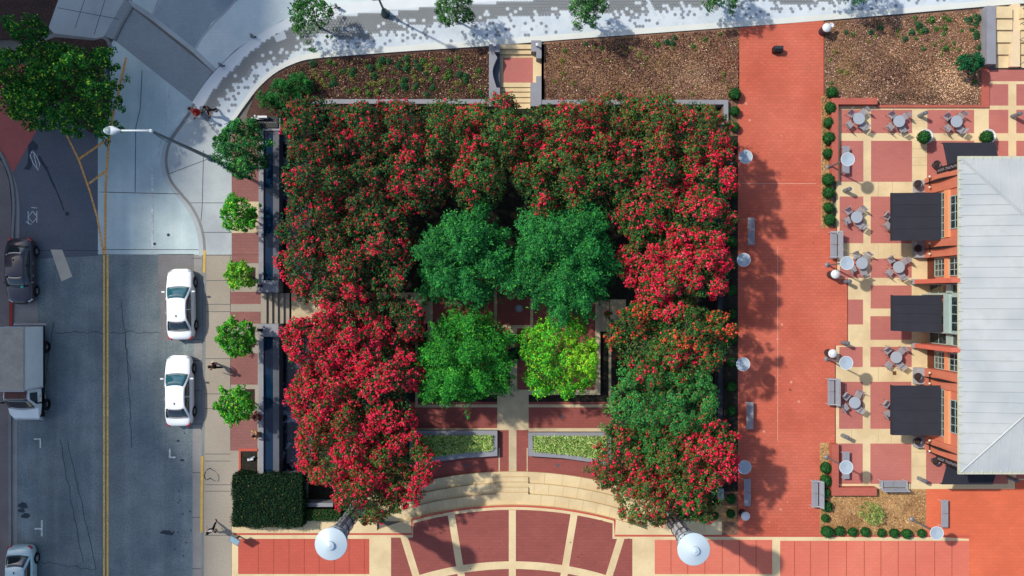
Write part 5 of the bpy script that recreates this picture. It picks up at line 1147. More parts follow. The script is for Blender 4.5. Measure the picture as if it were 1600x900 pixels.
# ------------------------------------------------------------------ people
SKIN = mat('skin', T(196,146,120), 0.6, 0.03, 5)
def skin_mesh(name, pts, edges, radii, m, parent, root=0, sub=1):
    me = bpy.data.meshes.new(name); me.from_pydata([tuple(p) for p in pts], edges, []); me.materials.append(m)
    o = bpy.data.objects.new(name, me); COL.objects.link(o); o.parent = parent
    md = o.modifiers.new('skin', 'SKIN'); md.use_smooth_shade = True; md.branch_smoothing = 0.6
    sv = me.skin_vertices[0].data
    for i, r in enumerate(radii): sv[i].radius = r if isinstance(r, tuple) else (r, r); sv[i].use_root = (i == root)
    s_ = o.modifiers.new('sub', 'SUBSURF'); s_.levels = sub; s_.render_levels = sub
    return o
def person(label, x, y, z, rz, pose, top, bottom, hair, shoes=None, skin=None, skirt=False, hat=False):
    """local +Y is where the person faces"""
    rt = empty('person', W3(x, y, z), R(rz), label=label, cat='person'); skin = skin or SKIN
    J = dict(pel=(0,0,0.95), sp=(0,0,1.15), ch=(0,0,1.36), nk=(0,0.01,1.50), hd=(0,0.03,1.60), ht=(0,0.03,1.70))
    sit = pose == 'sit'
    if sit: dz = -0.48; J = {k_: (v[0], v[1], v[2]+dz) for k_, v in J.items()}; J['ch'] = (0,0.06,0.88); J['nk'] = (0,0.12,1.01); J['hd'] = (0,0.17,1.10); J['ht'] = (0,0.18,1.20)
    for s_, t in ((-1,'L'),(1,'R')):
        J['hip'+t] = (s_*0.09, 0, J['pel'][2]-0.03)
        sw = {'walk': s_*0.30, 'stand': s_*0.03, 'sit': 0}[pose]
        if sit: J['kn'+t] = (s_*0.13,0.44,0.47); J['an'+t] = (s_*0.13,0.46,0.08); J['to'+t] = (s_*0.14,0.62,0.04)
        else: J['kn'+t] = (s_*0.10, sw*0.55+0.03, 0.50); J['an'+t] = (s_*0.10, sw-(0.04 if sw < 0 else 0), 0.09 if sw >= 0 else 0.13); J['to'+t] = (s_*0.11, sw+0.14, 0.04)
        J['sh'+t] = (s_*0.18, J['ch'][1], J['ch'][2]+0.05)
        aw = -sw*0.8
        if sit: J['el'+t] = (s_*0.24,0.20,0.70); J['wr'+t] = (s_*0.10,0.38,0.66)
        else: J['el'+t] = (s_*0.24, aw*0.3, 1.12); J['wr'+t] = (s_*0.25, aw*0.8+0.08, 0.90)
    names = list(J); idx = {n_: i for i, n_ in enumerate(names)}; P = [Vector(J[n_]) for n_ in names]
    E = [('pel','sp'),('sp','ch'),('ch','nk'),('nk','hd'),('hd','ht')]
    for t in 'LR': E += [('pel','hip'+t),('hip'+t,'kn'+t),('kn'+t,'an'+t),('an'+t,'to'+t),('ch','sh'+t),('sh'+t,'el'+t),('el'+t,'wr'+t)]
    E = [(idx[a], idx[c]) for a, c in E]
    rad = dict(pel=(0.13,0.10), sp=(0.115,0.09), ch=(0.14,0.10), nk=0.055, hd=(0.078,0.092), ht=(0.062,0.075), hip=0.085, kn=0.058, an=0.04, to=0.032, sh=0.06, el=0.042, wr=0.028)
    RR = [rad.get(n_, rad.get(n_[:2], rad.get(n_[:3]))) for n_ in names]
    # hands: palm and five fingers
    for t, s_ in (('L',-1),('R',1)):
        wv = Vector(J['wr'+t]); d = (wv-Vector(J['el'+t])).normalized(); side = Vector((0,1,0)) if not sit else Vector((1,0,0)); side = (side-d*side.dot(d)).normalized(); inn = d.cross(side)*(-s_)
        palm = wv+d*0.05; pi_ = len(P); P.append(palm); RR.append((0.032,0.018)); E.append((idx['wr'+t], pi_))
        for q, (off, ln) in enumerate(((0.026,0.062),(0.009,0.072),(-0.009,0.067),(-0.026,0.052))):
            a = palm+d*0.03+side*off; P += [a, a+d*ln*0.55+inn*0.006, a+d*ln+inn*0.022]; RR += [0.0095,0.0085,0.007]; j = len(P)-3; E += [(pi_, j),(j, j+1),(j+1, j+2)]
        a = wv+d*0.02+side*0.035; P += [a, a+d*0.03+side*0.02+inn*0.01]; RR += [0.011,0.009]; j = len(P)-2; E += [(pi_, j),(j, j+1)]
    skin_mesh('body', P, E, RR, skin, rt, idx['pel'], 1)
    Pv = lambda n_: Vector(J[n_])
    # shirt
    n_ = ['pel','sp','ch','shL','shR','elL','elR']; ii = {a: i for i, a in enumerate(n_)}
    pts = [Pv(a) for a in n_]; pts[5] = Pv('shL').lerp(Pv('elL'), 0.8); pts[6] = Pv('shR').lerp(Pv('elR'), 0.8); pts[0] = Pv('pel')+Vector((0,0,0.0)); pts.append(Pv('ch').lerp(Pv('nk'), 0.45))
    skin_mesh('shirt', pts, [(0,1),(1,2),(2,3),(2,4),(3,5),(4,6),(2,7)], [(0.152,0.12),(0.14,0.11),(0.165,0.125),0.078,0.078,0.062,0.062,0.085], top, rt, 2)
    # trousers or skirt
    if skirt:
        c0, c1 = Pv('pel')+Vector((0,0,0.06)), Vector((0,0.02,0.42)); MB().lathe([(0.155,c0.z),(0.19,c0.z-0.2),(0.25,c1.z)],20).build('skirt', bottom, rt, True)
    else:
        n_ = ['pel','hipL','hipR','knL','knR','anL','anR']; pts = [Pv(a) for a in n_]
        for q in (5, 6): pts[q] = pts[q]+Vector((0,0,0.03))
        skin_mesh('trousers', pts, [(0,1),(0,2),(1,3),(2,4),(3,5),(4,6)], [(0.15,0.12),0.1,0.1,0.078,0.078,0.062,0.062], bottom, rt, 0)
    for t in 'LR': skin_mesh('shoe', [Pv('an'+t)+Vector((0,-0.03,-0.045)), Pv('to'+t)+Vector((0,0.0,0.0)), Pv('to'+t)+Vector((0,0.06,-0.005))], [(0,1),(1,2)], [0.048,0.044,0.034], shoes or M_TRIM, rt, 0)
    hd = Pv('hd').lerp(Pv('ht'), 0.5)
    # face details and hair
    f = MB()
    for s_ in (-1, 1): f.lathe([(0,-0.011),(0.011,0),(0,0.011)],8,(hd.x+s_*0.03, hd.y+0.088, hd.z))
    f.build('eye', M_TRIM, rt); 
    nsq = MB(); nsq.add([(hd.x-0.014,hd.y+0.088,hd.z-0.035),(hd.x+0.014,hd.y+0.088,hd.z-0.035),(hd.x,hd.y+0.112,hd.z-0.033),(hd.x,hd.y+0.088,hd.z+0.01)],[[0,2,3],[2,1,3],[0,1,2],[1,0,3]]); nsq.build('nose', skin, rt, True)
    MB().bbox(hd.x-0.022,hd.y+0.083,hd.z-0.062,hd.x+0.022,hd.y+0.093,hd.z-0.054,0.002).build('mouth', mat('lip', T(150,80,76), 0.6, 0), rt)
    for s_ in (-1, 1): MB().lathe([(0,-0.03),(0.014,0),(0,0.03)],8,(hd.x+s_*0.084,hd.y,hd.z-0.01)).build('ear', skin, rt, True)
    V = []; F = []; nu, nv = 14, 7
    for j in range(nv+1):
        for i in range(nu):
            a = 2*math.pi*i/nu; el = math.pi/2*(1-j/nv*1.25); back = 1 if math.sin(a) < 0.2 else 0.72
            el = math.pi/2-(math.pi/2-el)*back; rr = 0.104; V.append((hd.x+rr*0.9*math.cos(el)*math.cos(a), hd.y-0.008+rr*1.02*math.cos(el)*math.sin(a), hd.z+0.018+rr*1.05*math.sin(el)))
    for j in range(nv):
        for i in range(nu): F.append([j*nu+i, j*nu+(i+1) % nu, (j+1)*nu+(i+1) % nu, (j+1)*nu+i])
    h_ = mesh_obj('hair' if not hat else 'cap', V, F, hair, rt, True); h_.modifiers.new('t', 'SOLIDIFY').thickness = 0.012
    return rt
def cloth(n_, *c): return mat(n_, T(*c), 0.9, 0.08, 6)
HB = cloth('dark_hair', 34,26,24); HBR = cloth('brown_hair', 70,44,30)
person('person in a long red dress walking on the corner sidewalk', 311,178,0,150,'walk', cloth('red_cloth',196,30,42), cloth('red_cloth',196,30,42), HBR, skirt=True)
person('person in black clothes walking beside the one in red', 334,176,0,150,'walk', cloth('black_cloth',28,26,30), cloth('black_cloth',28,26,30), HB)
person('person in black clothes on the sidewalk beside the lower white sedan', 342,570,0,80,'walk', cloth('black_cloth',28,26,30), cloth('black_cloth',28,26,30), HB, shoes=M_WHITE)
person('person in a white shirt and black trousers striding near the hedge', 338.5,822.5,0,20,'walk', cloth('white_shirt',226,232,236), cloth('black_cloth',28,26,30), HB)
person('person in bright orange and yellow sitting on the fountain edge', 408.5,677,-0.02,90,'sit', cloth('orange_cloth',232,140,52), cloth('teal_cloth',44,110,120), HB, shoes=cloth('yellow_cloth',210,206,80))
person('person in maroon bending forward on the fountain edge above the one in orange', 409,651,-0.02,60,'sit', cloth('maroon_cloth',122,44,40), cloth('maroon_cloth',122,44,40), cloth('maroon_hair',120,50,42))
# ------------------------------------------------------------------ vegetation
M_BARK = mat('bark', T(120,98,80), 0.9, 0.25, 4, bump=0.5, bump_scale=20); M_BARKP = mat('smooth_bark', T(168,140,116), 0.8, 0.2, 3)
def L_(r, g, b): return tuple(max(0.003, c) for c in srgb(r, g, b))
G_CR = [L_(40,96,48), L_(76,120,48), L_(108,116,50), L_(120,62,50), L_(26,62,40)]
PK = [L_(246,34,76), L_(255,88,122), L_(214,16,50), L_(240,52,60)]
DUSTY = [L_(182,54,60), L_(150,50,48), L_(196,66,60)]
def trunk(rt, h, r0, nb, spread, m, seed, fork=0.35):
    rg = random.Random(seed); b = MB(); z1 = h*fork
    b.tube([(0,0,0),(0.02,0.01,z1*0.5),(0,0,z1)], [r0*1.25,r0,r0*0.85], 9)
    for i in range(nb):
        a = 2*math.pi*i/nb+rg.uniform(-.3,.3); s_ = spread*rg.uniform(0.5,0.95); hh = h*rg.uniform(0.78,0.95)
        p1 = Vector((math.cos(a)*s_*0.35, math.sin(a)*s_*0.35, z1+(hh-z1)*0.5)); p2 = Vector((math.cos(a)*s_, math.sin(a)*s_, hh))
        b.tube([(0,0,z1*0.85), p1, p2], [r0*0.6, r0*0.38, r0*0.12], 6)
        q = p1+Vector((rg.uniform(-1,1),rg.uniform(-1,1),1.0)).normalized()*(hh-z1)*0.5; b.tube([p1, q], [r0*0.28, r0*0.08], 5)
    return b.build('trunk', m, rt, True)
def spheric(rng, n):
    v = rng.normal(0, 1, (n, 3)); return v/np.linalg.norm(v, axis=1, keepdims=True)
def clumps_disc(rng, Rr, sp, lobes, lobe_amp):
    """jittered positions in a wavy disc"""
    ph = rng.uniform(0, 6.28, 3); out = []
    n = int(Rr*1.3/sp)+1
    for i in range(-n, n+1):
        for j in range(-n, n+1):
            x = (i+0.5*(j % 2))*sp+rng.normal(0, sp*0.28); y = j*sp*0.87+rng.normal(0, sp*0.28)
            a = math.atan2(y, x); rl = Rr*(1+lobe_amp*(math.sin(lobes*a+ph[0])*0.5+math.sin((lobes+2)*a+ph[1])*0.35+math.sin((lobes*2+3)*a+ph[2])*0.3))
            d = math.hypot(x, y)/rl
            if d < 1: out.append((x, y, d))
    return out
def tree(name, label, cat, px, py, rpx, htop, depth, z0, cols, wts, sp=0.29, rc=0.22, nl=36, leaf=(0.09,0.155), lobes=5, lobe_amp=0.12, hj=0.16, bloom=0, blend=None, patch=None, style='clump',
         seed=1, group=None, tr=0.11, fork=0.35, bark=None, aspect=0.55, sq=(1.0,1.0), holes=0.0, nb=6, pcols=None, tint_amp=0.35, mac=1.35, mdep=1.25):
    rng = np.random.default_rng(seed); hc = htop-depth*0.35
    gx_, gy_ = P1(px, py, hc); base = W3(gx_, gy_, 0); base.z = z0
    Rr = rpx*S*(H-hc)/H
    rt = empty(name, base, label=label, cat=cat, group=group)
    trunk(rt, htop-z0-depth*0.4, tr, nb, Rr*0.6, bark or M_BARK, seed, fork)
    C = []; N_ = []; A = []; SZ = []; FC = []; FN = []; FA = []
    ph = rng.uniform(0, 6.28, 4)
    cl = clumps_disc(rng, Rr, sp, lobes, lobe_amp)
    cl = [(x*sq[0], y*sq[1], d, 0) for x, y, d in cl]; Rmax = max(math.hypot(q[0], q[1]) for q in cl)
    heads = [(x*sq[0], y*sq[1], rng.uniform(0.75, 1.2), rng.normal(0, 0.38)*mdep, rng.random(), rng.uniform(-1, 1)) for x, y, d in clumps_disc(rng, Rr*1.02, mac, lobes, lobe_amp)]
    if not heads: heads = [(0, 0, 1.0, 0, 0.5, 0)]
    HX = np.array([h_[:2] for h_ in heads]); HR = np.array([h_[2] for h_ in heads])*mac*0.56
    nside = int(2*math.pi*Rr/sp*0.9)
    for i in range(nside):
        a = rng.uniform(0, 6.28); cl.append((Rr*0.86*math.cos(a)*sq[0], Rr*0.86*math.sin(a)*sq[1], 0.86, 1))
    for x, y, d, lvl in cl:
        if holes and rng.random() < holes*(0.4+d): continue
        zt = (htop-z0) - depth*(d**2.2)*0.75 - abs(rng.normal(0, hj)) - 0.15
        if lvl: zt -= depth*rng.uniform(0.15, 0.5)
        dm = np.hypot(HX[:, 0]-x, HX[:, 1]-y)/HR; im = int(np.argmin(dm)); dmin = float(dm[im]); hd_ = heads[im]
        if dmin > 1.0 and (lvl or rng.random() < 0.85): continue
        zt += hd_[3] - mdep*0.80*min(dmin, 1.4)**2.2 - (0.5*mdep if dmin > 1.0 else 0)
        n = int(nl*rng.uniform(0.65, 1.3)); r_ = rc*rng.uniform(0.7, 1.25); c = np.array([x, y, zt-r_*0.6])
        if style == 'spray':
            dd = np.array([x, y, 0.35*Rr+0.001]); dd /= np.linalg.norm(dd); dd += rng.normal(0, 0.25, 3); dd /= np.linalg.norm(dd)
            t = rng.uniform(-1, 1, n); off = rng.normal(0, 1, (n, 3))*(r_*0.36*(1.15-0.8*np.clip(t, 0, 1)))[:, None]
            off[:, 2] *= 0.6; p = c + dd*(t[:, None]*r_*1.6) + off; nn = np.tile([0, 0, 1.0], (n, 1))+off*1.2+dd*0.3
        else:
            s_ = spheric(rng, n); s_[:, 2] = np.where(s_[:, 2] < -0.25, -s_[:, 2], s_[:, 2]); rad = r_*rng.uniform(0.45, 1.08, (n, 1))
            p = c + s_*rad*np.array([1, 1, 1.05]); nn = s_*0.9+np.array([0, 0, 0.55])
        tint = 1+tint_amp*(rng.uniform(-1, 1)*0.3+0.7*hd_[5])
        wt = np.array(wts, float)
        if patch: wt = np.array(patch(x/Rr, y/Rr, wt, rng))
        A.append(pal(rng, n, cols, wt, 0.22)*tint); C.append(p); N_.append(nn)
        SZ.append(rng.uniform(leaf[0], leaf[1], n))
        bb = (bloom(x/Rr, y/Rr) if callable(bloom) else bloom)
        if bb and lvl < 2:
            on = hd_[4] < min(0.97, bb*0.72)
            loc_b = ((0.95 if bb >= 0.8 else 0.62) if on else (0.22 if bb >= 0.8 else 0.10))*(1.0 if dmin < 0.9 else 0.5)
            dust_p = (0.04 if bb >= 0.8 and on else 0.27)*min(1.6, 0.4+wts[3]/1.6)
            for k_ in range(3 if bb < 0.8 else 5):
                u = rng.random(); th = loc_b*0.88
                if u < th or u > 1-dust_p:
                    dusty = u >= th
                    sv = spheric(rng, 1)[0]; sv[2] = abs(sv[2])*0.8+0.3; q = c+sv*r_*rng.uniform(0.9, 1.25)
                    m_ = rng.integers(10, 20) if not dusty else rng.integers(4, 8); pr = rng.choice([0.05, 0.08, 0.12, 0.19])*rng.uniform(0.8, 1.2)*(1 if not dusty else 0.7)
                    s2 = spheric(rng, m_); pp = q+s2*pr*rng.uniform(0.4, 1.0, (m_, 1))*np.array([1,1,1.35])
                    FC.append(pp); FN.append(s2+np.array([0,0,0.5])); pc = pal(rng, m_, DUSTY, [2,2,1], 0.25) if dusty else pal(rng, m_, pcols or PK, [4,2.2,2,1], 0.2)*rng.uniform(0.75, 1.1); FA.append(pc)
    # inner leaves closing the crown below its surface
    ni = int(len(cl)*nl*(0.16 if style == 'clump' else 0.3)); d = np.sqrt(rng.uniform(0, 1, ni))*Rr*0.86; a = rng.uniform(0, 6.28, ni)
    p = np.stack([d*np.cos(a)*sq[0], d*np.sin(a)*sq[1], (htop-z0)-depth*rng.uniform(0.75, 1.15, ni)], 1); C.append(p); N_.append(np.tile([0,0,1.0],(ni,1))); A.append(pal(rng, ni, cols, wts, 0.2)*0.9); SZ.append(rng.uniform(leaf[0], leaf[1]*1.3, ni))
    C = np.concatenate(C); N_ = np.concatenate(N_); A = np.clip(np.concatenate(A), 0.002, 1); SZ = np.concatenate(SZ)
    scatter('crown', C, N_, SZ, A, LEAF, rt, rng, aspect, 0.45)
    if FC:
        FC = np.concatenate(FC); FN = np.concatenate(FN); FA = np.clip(np.concatenate(FA), 0, 1)
        scatter('blossom', FC, FN, rng.uniform(0.06, 0.115, len(FC)), FA, PETAL, rt, rng, 0.8, 0.4)
    return rt
GM = 'crape myrtle trees crowded round the garden'
def myrtle(px, py, r, bloom, label, wts=(5,2,1.6,1.8,3), h=5.2, seed=0, **k):
    return tree('crape_myrtle', label, 'tree', px, py, r+4, h+0.85, 2.4, PZ, G_CR, wts, bloom=bloom, seed=seed+100, mdep=1.45, group=GM, bark=M_BARKP, nb=7, fork=0.15, tr=0.08, **k)
def edge(a, s=1.0):  # more bloom towards one side
    ax, ay = math.cos(R(a)), math.sin(R(a)); return lambda x, y: s*max(0.05, 0.45+0.75*(x*ax+y*ay))
DK = (4,1.4,0.6,1.5,5); OL = (5,3,1.6,0.7,2)
ms = [
 (490,200,60,0.34,'dark flowering tree at the upper left corner of the garden block',DK), (482,272,58,edge(180,0.55),'dark flowering tree on the left edge with sparse pink specks, second from the top',DK),
 (483,345,60,edge(180,0.6),'dark flowering tree on the left edge beside the upper fountain water, third from the top',DK), (490,418,60,edge(200,0.75),'flowering tree on the left edge just above the side stairs',DK),
 (560,214,64,0.30,'dark flowering tree inward of the upper left corner tree',DK), (568,305,64,0.36,'dark flowering tree in the left block, inward row, second from the top',DK), (578,385,66,0.30,'dark flowering tree left of the upper left green tree',DK),
 (566,455,66,0.40,'dark flowering tree inward of the side stairs',DK), (628,206,62,0.66,'upper row tree with a dense patch of pink bloom, left of the middle',DK), (648,272,52,0.62,'pink speckled tree above the dark gap by the upper left green tree',DK),
 (698,200,62,0.42,'upper row tree with red and green crown left of the north stair',OL), (770,205,64,0.55,'upper row tree right below the north stair',OL), (740,270,54,0.35,'olive tinted tree behind the upper row, left of the middle',OL),
 (838,216,62,0.40,'green leaning flowering tree right of the north stair',OL), (905,203,60,0.34,'upper row tree with rusty tips below the right garden wall',(4,3,2.4,2.4,2)), (866,282,60,0.38,'green flowering tree above the upper right green tree',OL),
 (972,196,62,0.38,'upper row tree with rusty tips, third from the right corner',(4,3,2.4,2.6,2)), (1035,195,56,0.30,'upper row tree near the right end of the garden wall',(4,3,2.4,2.4,2)), (1097,205,58,0.32,'olive crowned tree at the upper right corner of the garden block',(4,3,2.6,2.2,2)),
 (940,280,60,0.36,'dark flowering tree right of the upper right green tree crown',OL), (1018,268,58,0.60,'tree with pink clusters inward of the upper right corner',DK), (1104,275,58,0.85,'pink flowering tree on the right edge below the corner tree',OL),
 (1028,335,56,0.75,'pink speckled tree above the bright pink ones, inward side',OL), (1103,345,58,1.35,'bright pink tree on the right edge level with the highest left bench',OL), (1040,408,66,1.15,'bright pink tree right of the upper right green tree',OL),
 (1103,418,52,1.5,'brightest pink tree on the right edge beside the second disc lamp',OL), (1055,450,50,1.25,'bright pink tree at the lower end of the right upper block',OL),
 (488,548,52,1.15,'deep pink tree on the left edge just below the side stairs',DK), (548,498,52,1.0,'pink flowering tree spanning the end of the side stair landing',DK), (612,508,44,0.7,'dark flowering tree at the left steps of the court',DK), (562,548,62,1.35,'deep pink tree right of the side stairs',DK), (606,585,48,1.3,'deep pink tree bordering the lower left green tree',DK), (500,622,62,1.45,'pink covered tree beside the lower fountain',OL),
 (580,645,62,1.05,'large pink tree left of the brick walk in the garden',DK), (520,705,66,0.9,'pink and olive tree near the lower end of the fountain',(4,3,3,2.2,1.6)), (605,735,66,0.85,'flowering tree hanging over the left planter',(4,3,2.6,1.6,2)), (572,785,48,0.75,'lowest flowering tree beside the left light tower',(4,3,3,1.6,2)),
 (1010,525,54,0.68,'rusty orange and green tree below the dark gap on the right',(6,5,1.4,.8,2)), (1094,535,60,0.66,'rusty orange and green tree on the right edge beside the third disc lamp',(6,5,1.4,.8,2)), (1045,575,52,0.66,'rusty tipped tree just above the plain green one',(6,5,1.4,.8,2)),
 (1038,650,84,0.02,'plain deep green tree among the flowering ones on the right',(7,1.0,0.0,0.0,4)),
 (985,728,56,0.62,'flowering tree hanging over the right planter',(4,3.6,2.4,1.8,1.6)), (1062,735,66,0.7,'flowering tree inward of the lowest left disc lamp',(4,3.6,2.8,1.8,1.6)), (1116,712,48,0.8,'small pink flowering tree on the right edge beside the lowest left disc lamp',OL), (1015,790,46,0.55,'lowest flowering tree left of the right light tower',(4,3.8,2.6,2,1.6)), (1092,780,50,0.7,'flowering tree leaning over the right light tower',OL)]
RUST = {'rusty orange and gre': dict(pcols=[L_(232,84,56), L_(240,112,70), L_(206,56,46), L_(244,72,92)])}
for i, (x, y, r, bl2, lab, wt) in enumerate(ms):
    if 'plain deep green' in lab: G_keep = G_CR; tree('evergreen_tree', lab, 'tree', x+6, y, 94, 6.2, 2.6, PZ, [L_(54,128,62), L_(80,150,60), L_(38,96,54), L_(170,90,56)], [4,2.4,3,.5], bloom=0, seed=140, bark=M_BARKP, sp=0.28, rc=0.24, nl=44, mac=1.2, mdep=1.4)
    else: myrtle(x, y, r, bl2, lab, wt, h=5.2+0.35*math.sin(i*2.3)+(1.2 if x > 1070 else 0.3 if x > 1000 else 0), seed=i, **RUST.get(lab[:20], {}))
# the four green court trees
ELM = [L_(34,118,56), L_(54,142,60), L_(22,86,46), L_(80,164,64)]
GC = 'feathery green trees in the shaded court'
for (x, y, r, h, lab, cols, wt, sd) in (
   (724,402,80,6.6,'feathery blue green tree at the upper left of the court',ELM,[5,3,4,1],11), (884,404,92,7.0,'feathery blue green tree at the upper right of the court, the widest of the four',ELM,[5,3,4,1.2],12),
   (727,566,78,6.4,'feathery mid green tree at the lower left of the court',[L_(38,130,42), L_(60,154,44), L_(24,94,38), L_(92,172,52)],[5,3,3,1.5],13)):
    tree('court_tree', lab, 'tree', x, y, r, h, 3.0, -0.45, cols, wt, sp=0.27, rc=0.36, nl=68, leaf=(0.10,0.20), lobes=5, lobe_amp=0.27, hj=0.2, style='spray', mac=1.15, mdep=1.8, tint_amp=0.35, seed=sd, group=GC, aspect=0.34, tr=0.13, fork=0.4)
tree('court_tree', 'bright yellow green tree at the lower right of the court', 'tree', 878, 562, 67, 6.2, 2.8, -0.45, [L_(76,172,38), L_(134,200,38), L_(44,130,36), L_(176,212,48)], [4,2.4,3.4,.8], sp=0.29, rc=0.24, nl=48, leaf=(0.09,0.15), lobes=4, lobe_amp=0.16, hj=0.16, mac=1.2, mdep=1.5, seed=14, group=GC,
     patch=lambda x, y, w_, r: [w_[0], w_[1]*(3 if x > 0.1 and abs(y) < 0.5 else 0.8), w_[2]*(0.4 if x > 0.1 and abs(y) < 0.5 else 1.6), w_[3]*(3 if x > 0.15 and abs(y) < 0.4 else 0.3)], tr=0.13, fork=0.4)
# street trees
GS = 'small street trees beside the fountains'
YG = [L_(58,156,42), L_(104,186,44), L_(28,104,38), L_(168,200,54)]
for (x, y, r, h, lab, wt, sd) in ((363,333,30,4.2,'bright green street tree beside the upper fountain, second from the top',[5,3,3,.8],31), (365,430,24,3.9,'smallest yellow green street tree just above the side stairs',[3,4,2,3],32),
        (360,530,31,4.0,'street tree with spiky outline just below the side stairs',[5,3,3,.7],33), (359,636,31,4.1,'lowest street tree above the small planted bed',[5,3,3,.9],34)):
    tree('street_tree', lab, 'tree', x, y, r, h, 1.5, 0, YG, wt, mac=0.60, mdep=0.7, sp=0.19, rc=0.16, nl=34, leaf=(0.08,0.13), lobes=5, lobe_amp=0.26, hj=0.10, seed=sd, group=GS, tr=0.06, aspect=0.8, nb=5)
tree('street_tree', 'dark green street tree over the corner sidewalk, the largest of its row', 'tree', 364, 228, 47, 5.4, 2.2, 0, [L_(40,110,50), L_(66,142,58), L_(24,72,46), L_(104,164,58)], [4,2,4,.5], sp=0.24, rc=0.2, nl=40, leaf=(0.09,0.14), lobes=5, lobe_amp=0.18, hj=0.14, mac=0.9, mdep=1.1, seed=35, tr=0.1, aspect=0.7)
# big tree top left
BG = [L_(36,108,36), L_(70,146,42), L_(20,72,32), L_(170,206,56)]
tree('shade_tree', 'big dark green tree with yellow tipped clusters over the island at the upper left', 'tree', 84, 126, 80, 7.0, 3.4, 0, BG, [4,2,4,.9], sp=0.30, rc=0.26, nl=44, leaf=(0.10,0.17), lobes=4, lobe_amp=0.16, hj=0.2, mac=1.3, mdep=1.7, seed=41, tr=0.2, holes=0.0, aspect=0.7)
tree('shade_tree', 'second shade tree with yellow green tips cut by the left edge of the picture', 'tree', 10, 120, 66, 6.6, 3.4, 0, BG, [4,2,4,1.2], sp=0.30, rc=0.26, nl=44, leaf=(0.10,0.17), lobes=4, lobe_amp=0.16, hj=0.2, mac=1.3, mdep=1.7, seed=42, tr=0.18, aspect=0.7)
tree('shade_tree', 'smaller dark tree crown reaching over the dark bed at the top left corner', 'tree', 24, 40, 26, 5.6, 2.4, 0, BG, [4,1,4,.4], sp=0.3, rc=0.26, nl=44, lobes=4, lobe_amp=0.3, hj=0.2, mac=1.0, mdep=1.2, seed=43, tr=0.12, holes=0.15, aspect=0.7)
# plaza trees along the top edge
PG = [L_(48,104,46), L_(74,134,50), L_(28,74,40), L_(104,158,64)]
for (x, y, r, lab, sd) in ((477,12,38,'airy plaza tree at the top edge over the curved kerb',51), (708,2,32,'airy plaza tree at the top edge above the garden wall',52), (921,2,30,'airy plaza tree at the top edge above the brown bed, fresher green',53), (1138,-30,34,'plaza tree above the top edge casting blue shade at the walkway',54),
        (1352,-44,36,'plaza tree above the top edge casting shade over the upper right bed kerb',55)):
    tree('plaza_tree', lab, 'tree', x, y, r, 4.4, 1.8, 0, PG, [4,2,3,.6], sp=0.24, rc=0.2, nl=34, leaf=(0.08,0.14), lobes=5, lobe_amp=0.26, hj=0.15, mac=0.9, mdep=0.9, seed=sd, group='airy trees planted in the plaza', tr=0.07, holes=0.08, aspect=0.6)
tree('small_tree', 'small dark green leaning tree at the corner of the upper right bed', 'tree', 1527, 93, 19, 2.6, 1.2, 0, [L_(24,96,56), L_(40,124,64), L_(16,66,44)], [4,2,3], mac=0.5, mdep=0.4, sp=0.28, rc=0.22, nl=70, leaf=(0.08,0.14), lobes=3, lobe_amp=0.2, hj=0.25, seed=56, tr=0.05, sq=(1.15,0.72))
tree('shrub', 'airy pale green shrub in the lower right straw bed', 'shrub', 1369, 808, 19, 1.5, 0.8, 0, [L_(140,170,84), L_(108,142,64), L_(176,192,110)], [3,3,2], mac=0.4, mdep=0.2, sp=0.2, rc=0.18, nl=26, leaf=(0.05,0.10), lobes=4, lobe_amp=0.25, hj=0.25, seed=57, tr=0.03, holes=0.2)
# evergreen bushes at the north west bed
JU = [L_(34,104,44), L_(58,132,48), L_(22,72,40)]
for (x, y, r, lab, sd) in ((462,128,20,'dark evergreen bush at the top of the bush group by the plaza kerb',61), (436,143,24,'broad evergreen bush in the middle of the bush group',62), (463,168,22,'evergreen bush beside the end of the garden wall',63), (456,192,20,'lowest evergreen bush of the group by the name block',64), (412,152,13,'small bright bush at the left tip of the bush group',65), (392,192,11,'small bush beside the black name block',66)):
    tree('evergreen_bush', lab, 'bush', x, y, r, 1.9, 1.0, 0, JU, [4,2,3], mac=0.5, mdep=0.4, sp=0.26, rc=0.22, nl=70, leaf=(0.06,0.11), lobes=4, lobe_amp=0.2, hj=0.2, seed=sd, group='evergreen bushes by the plaza kerb', tr=0.05, fork=0.1)
# hedge block
rt = empty('hedge', W3(418,785,0), label='square clipped dark green hedge at the lower left of the garden', cat='hedge')
r = np.random.default_rng(71); n = 26000
hx0, hy0 = W(363,743,1.2); hx1, hy1 = W(472,824,1.2); c0 = Vector(rt.location)
b = MB(); b.box(hx0+0.12-c0.x, hy1+0.12-c0.y, 0, hx1-0.12-c0.x, hy0-0.12-c0.y, 1.06); b.build('twig_core', mat('hedge_core', L_(18,34,20), 0.95, 0.3, 3), rt)
side = r.random(n); X = r.uniform(hx0, hx1, n); Y = r.uniform(hy1, hy0, n); Z = 1.12+0.05*r.normal(0, 1, n)+0.05*np.sin(X*2.3)*np.sin(Y*2.9)+0.10*(r.random(n) > 0.96); NN = np.tile([0,0,1.0],(n,1))
m_ = side > 0.6; k_ = r.integers(0, 4, n)
for q, (ax, val, nv) in enumerate((('x',hx0,(-1,0,0)),('x',hx1,(1,0,0)),('y',hy1,(0,-1,0)),('y',hy0,(0,1,0)))):
    s_ = m_ & (k_ == q); Z[s_] = r.uniform(0.05, 1.15, s_.sum()); (X if ax == 'x' else Y)[s_] = val+r.normal(0, 0.06, s_.sum())+0.06*np.sin((Y if ax == 'x' else X)[s_]*3.1); NN[s_] = nv
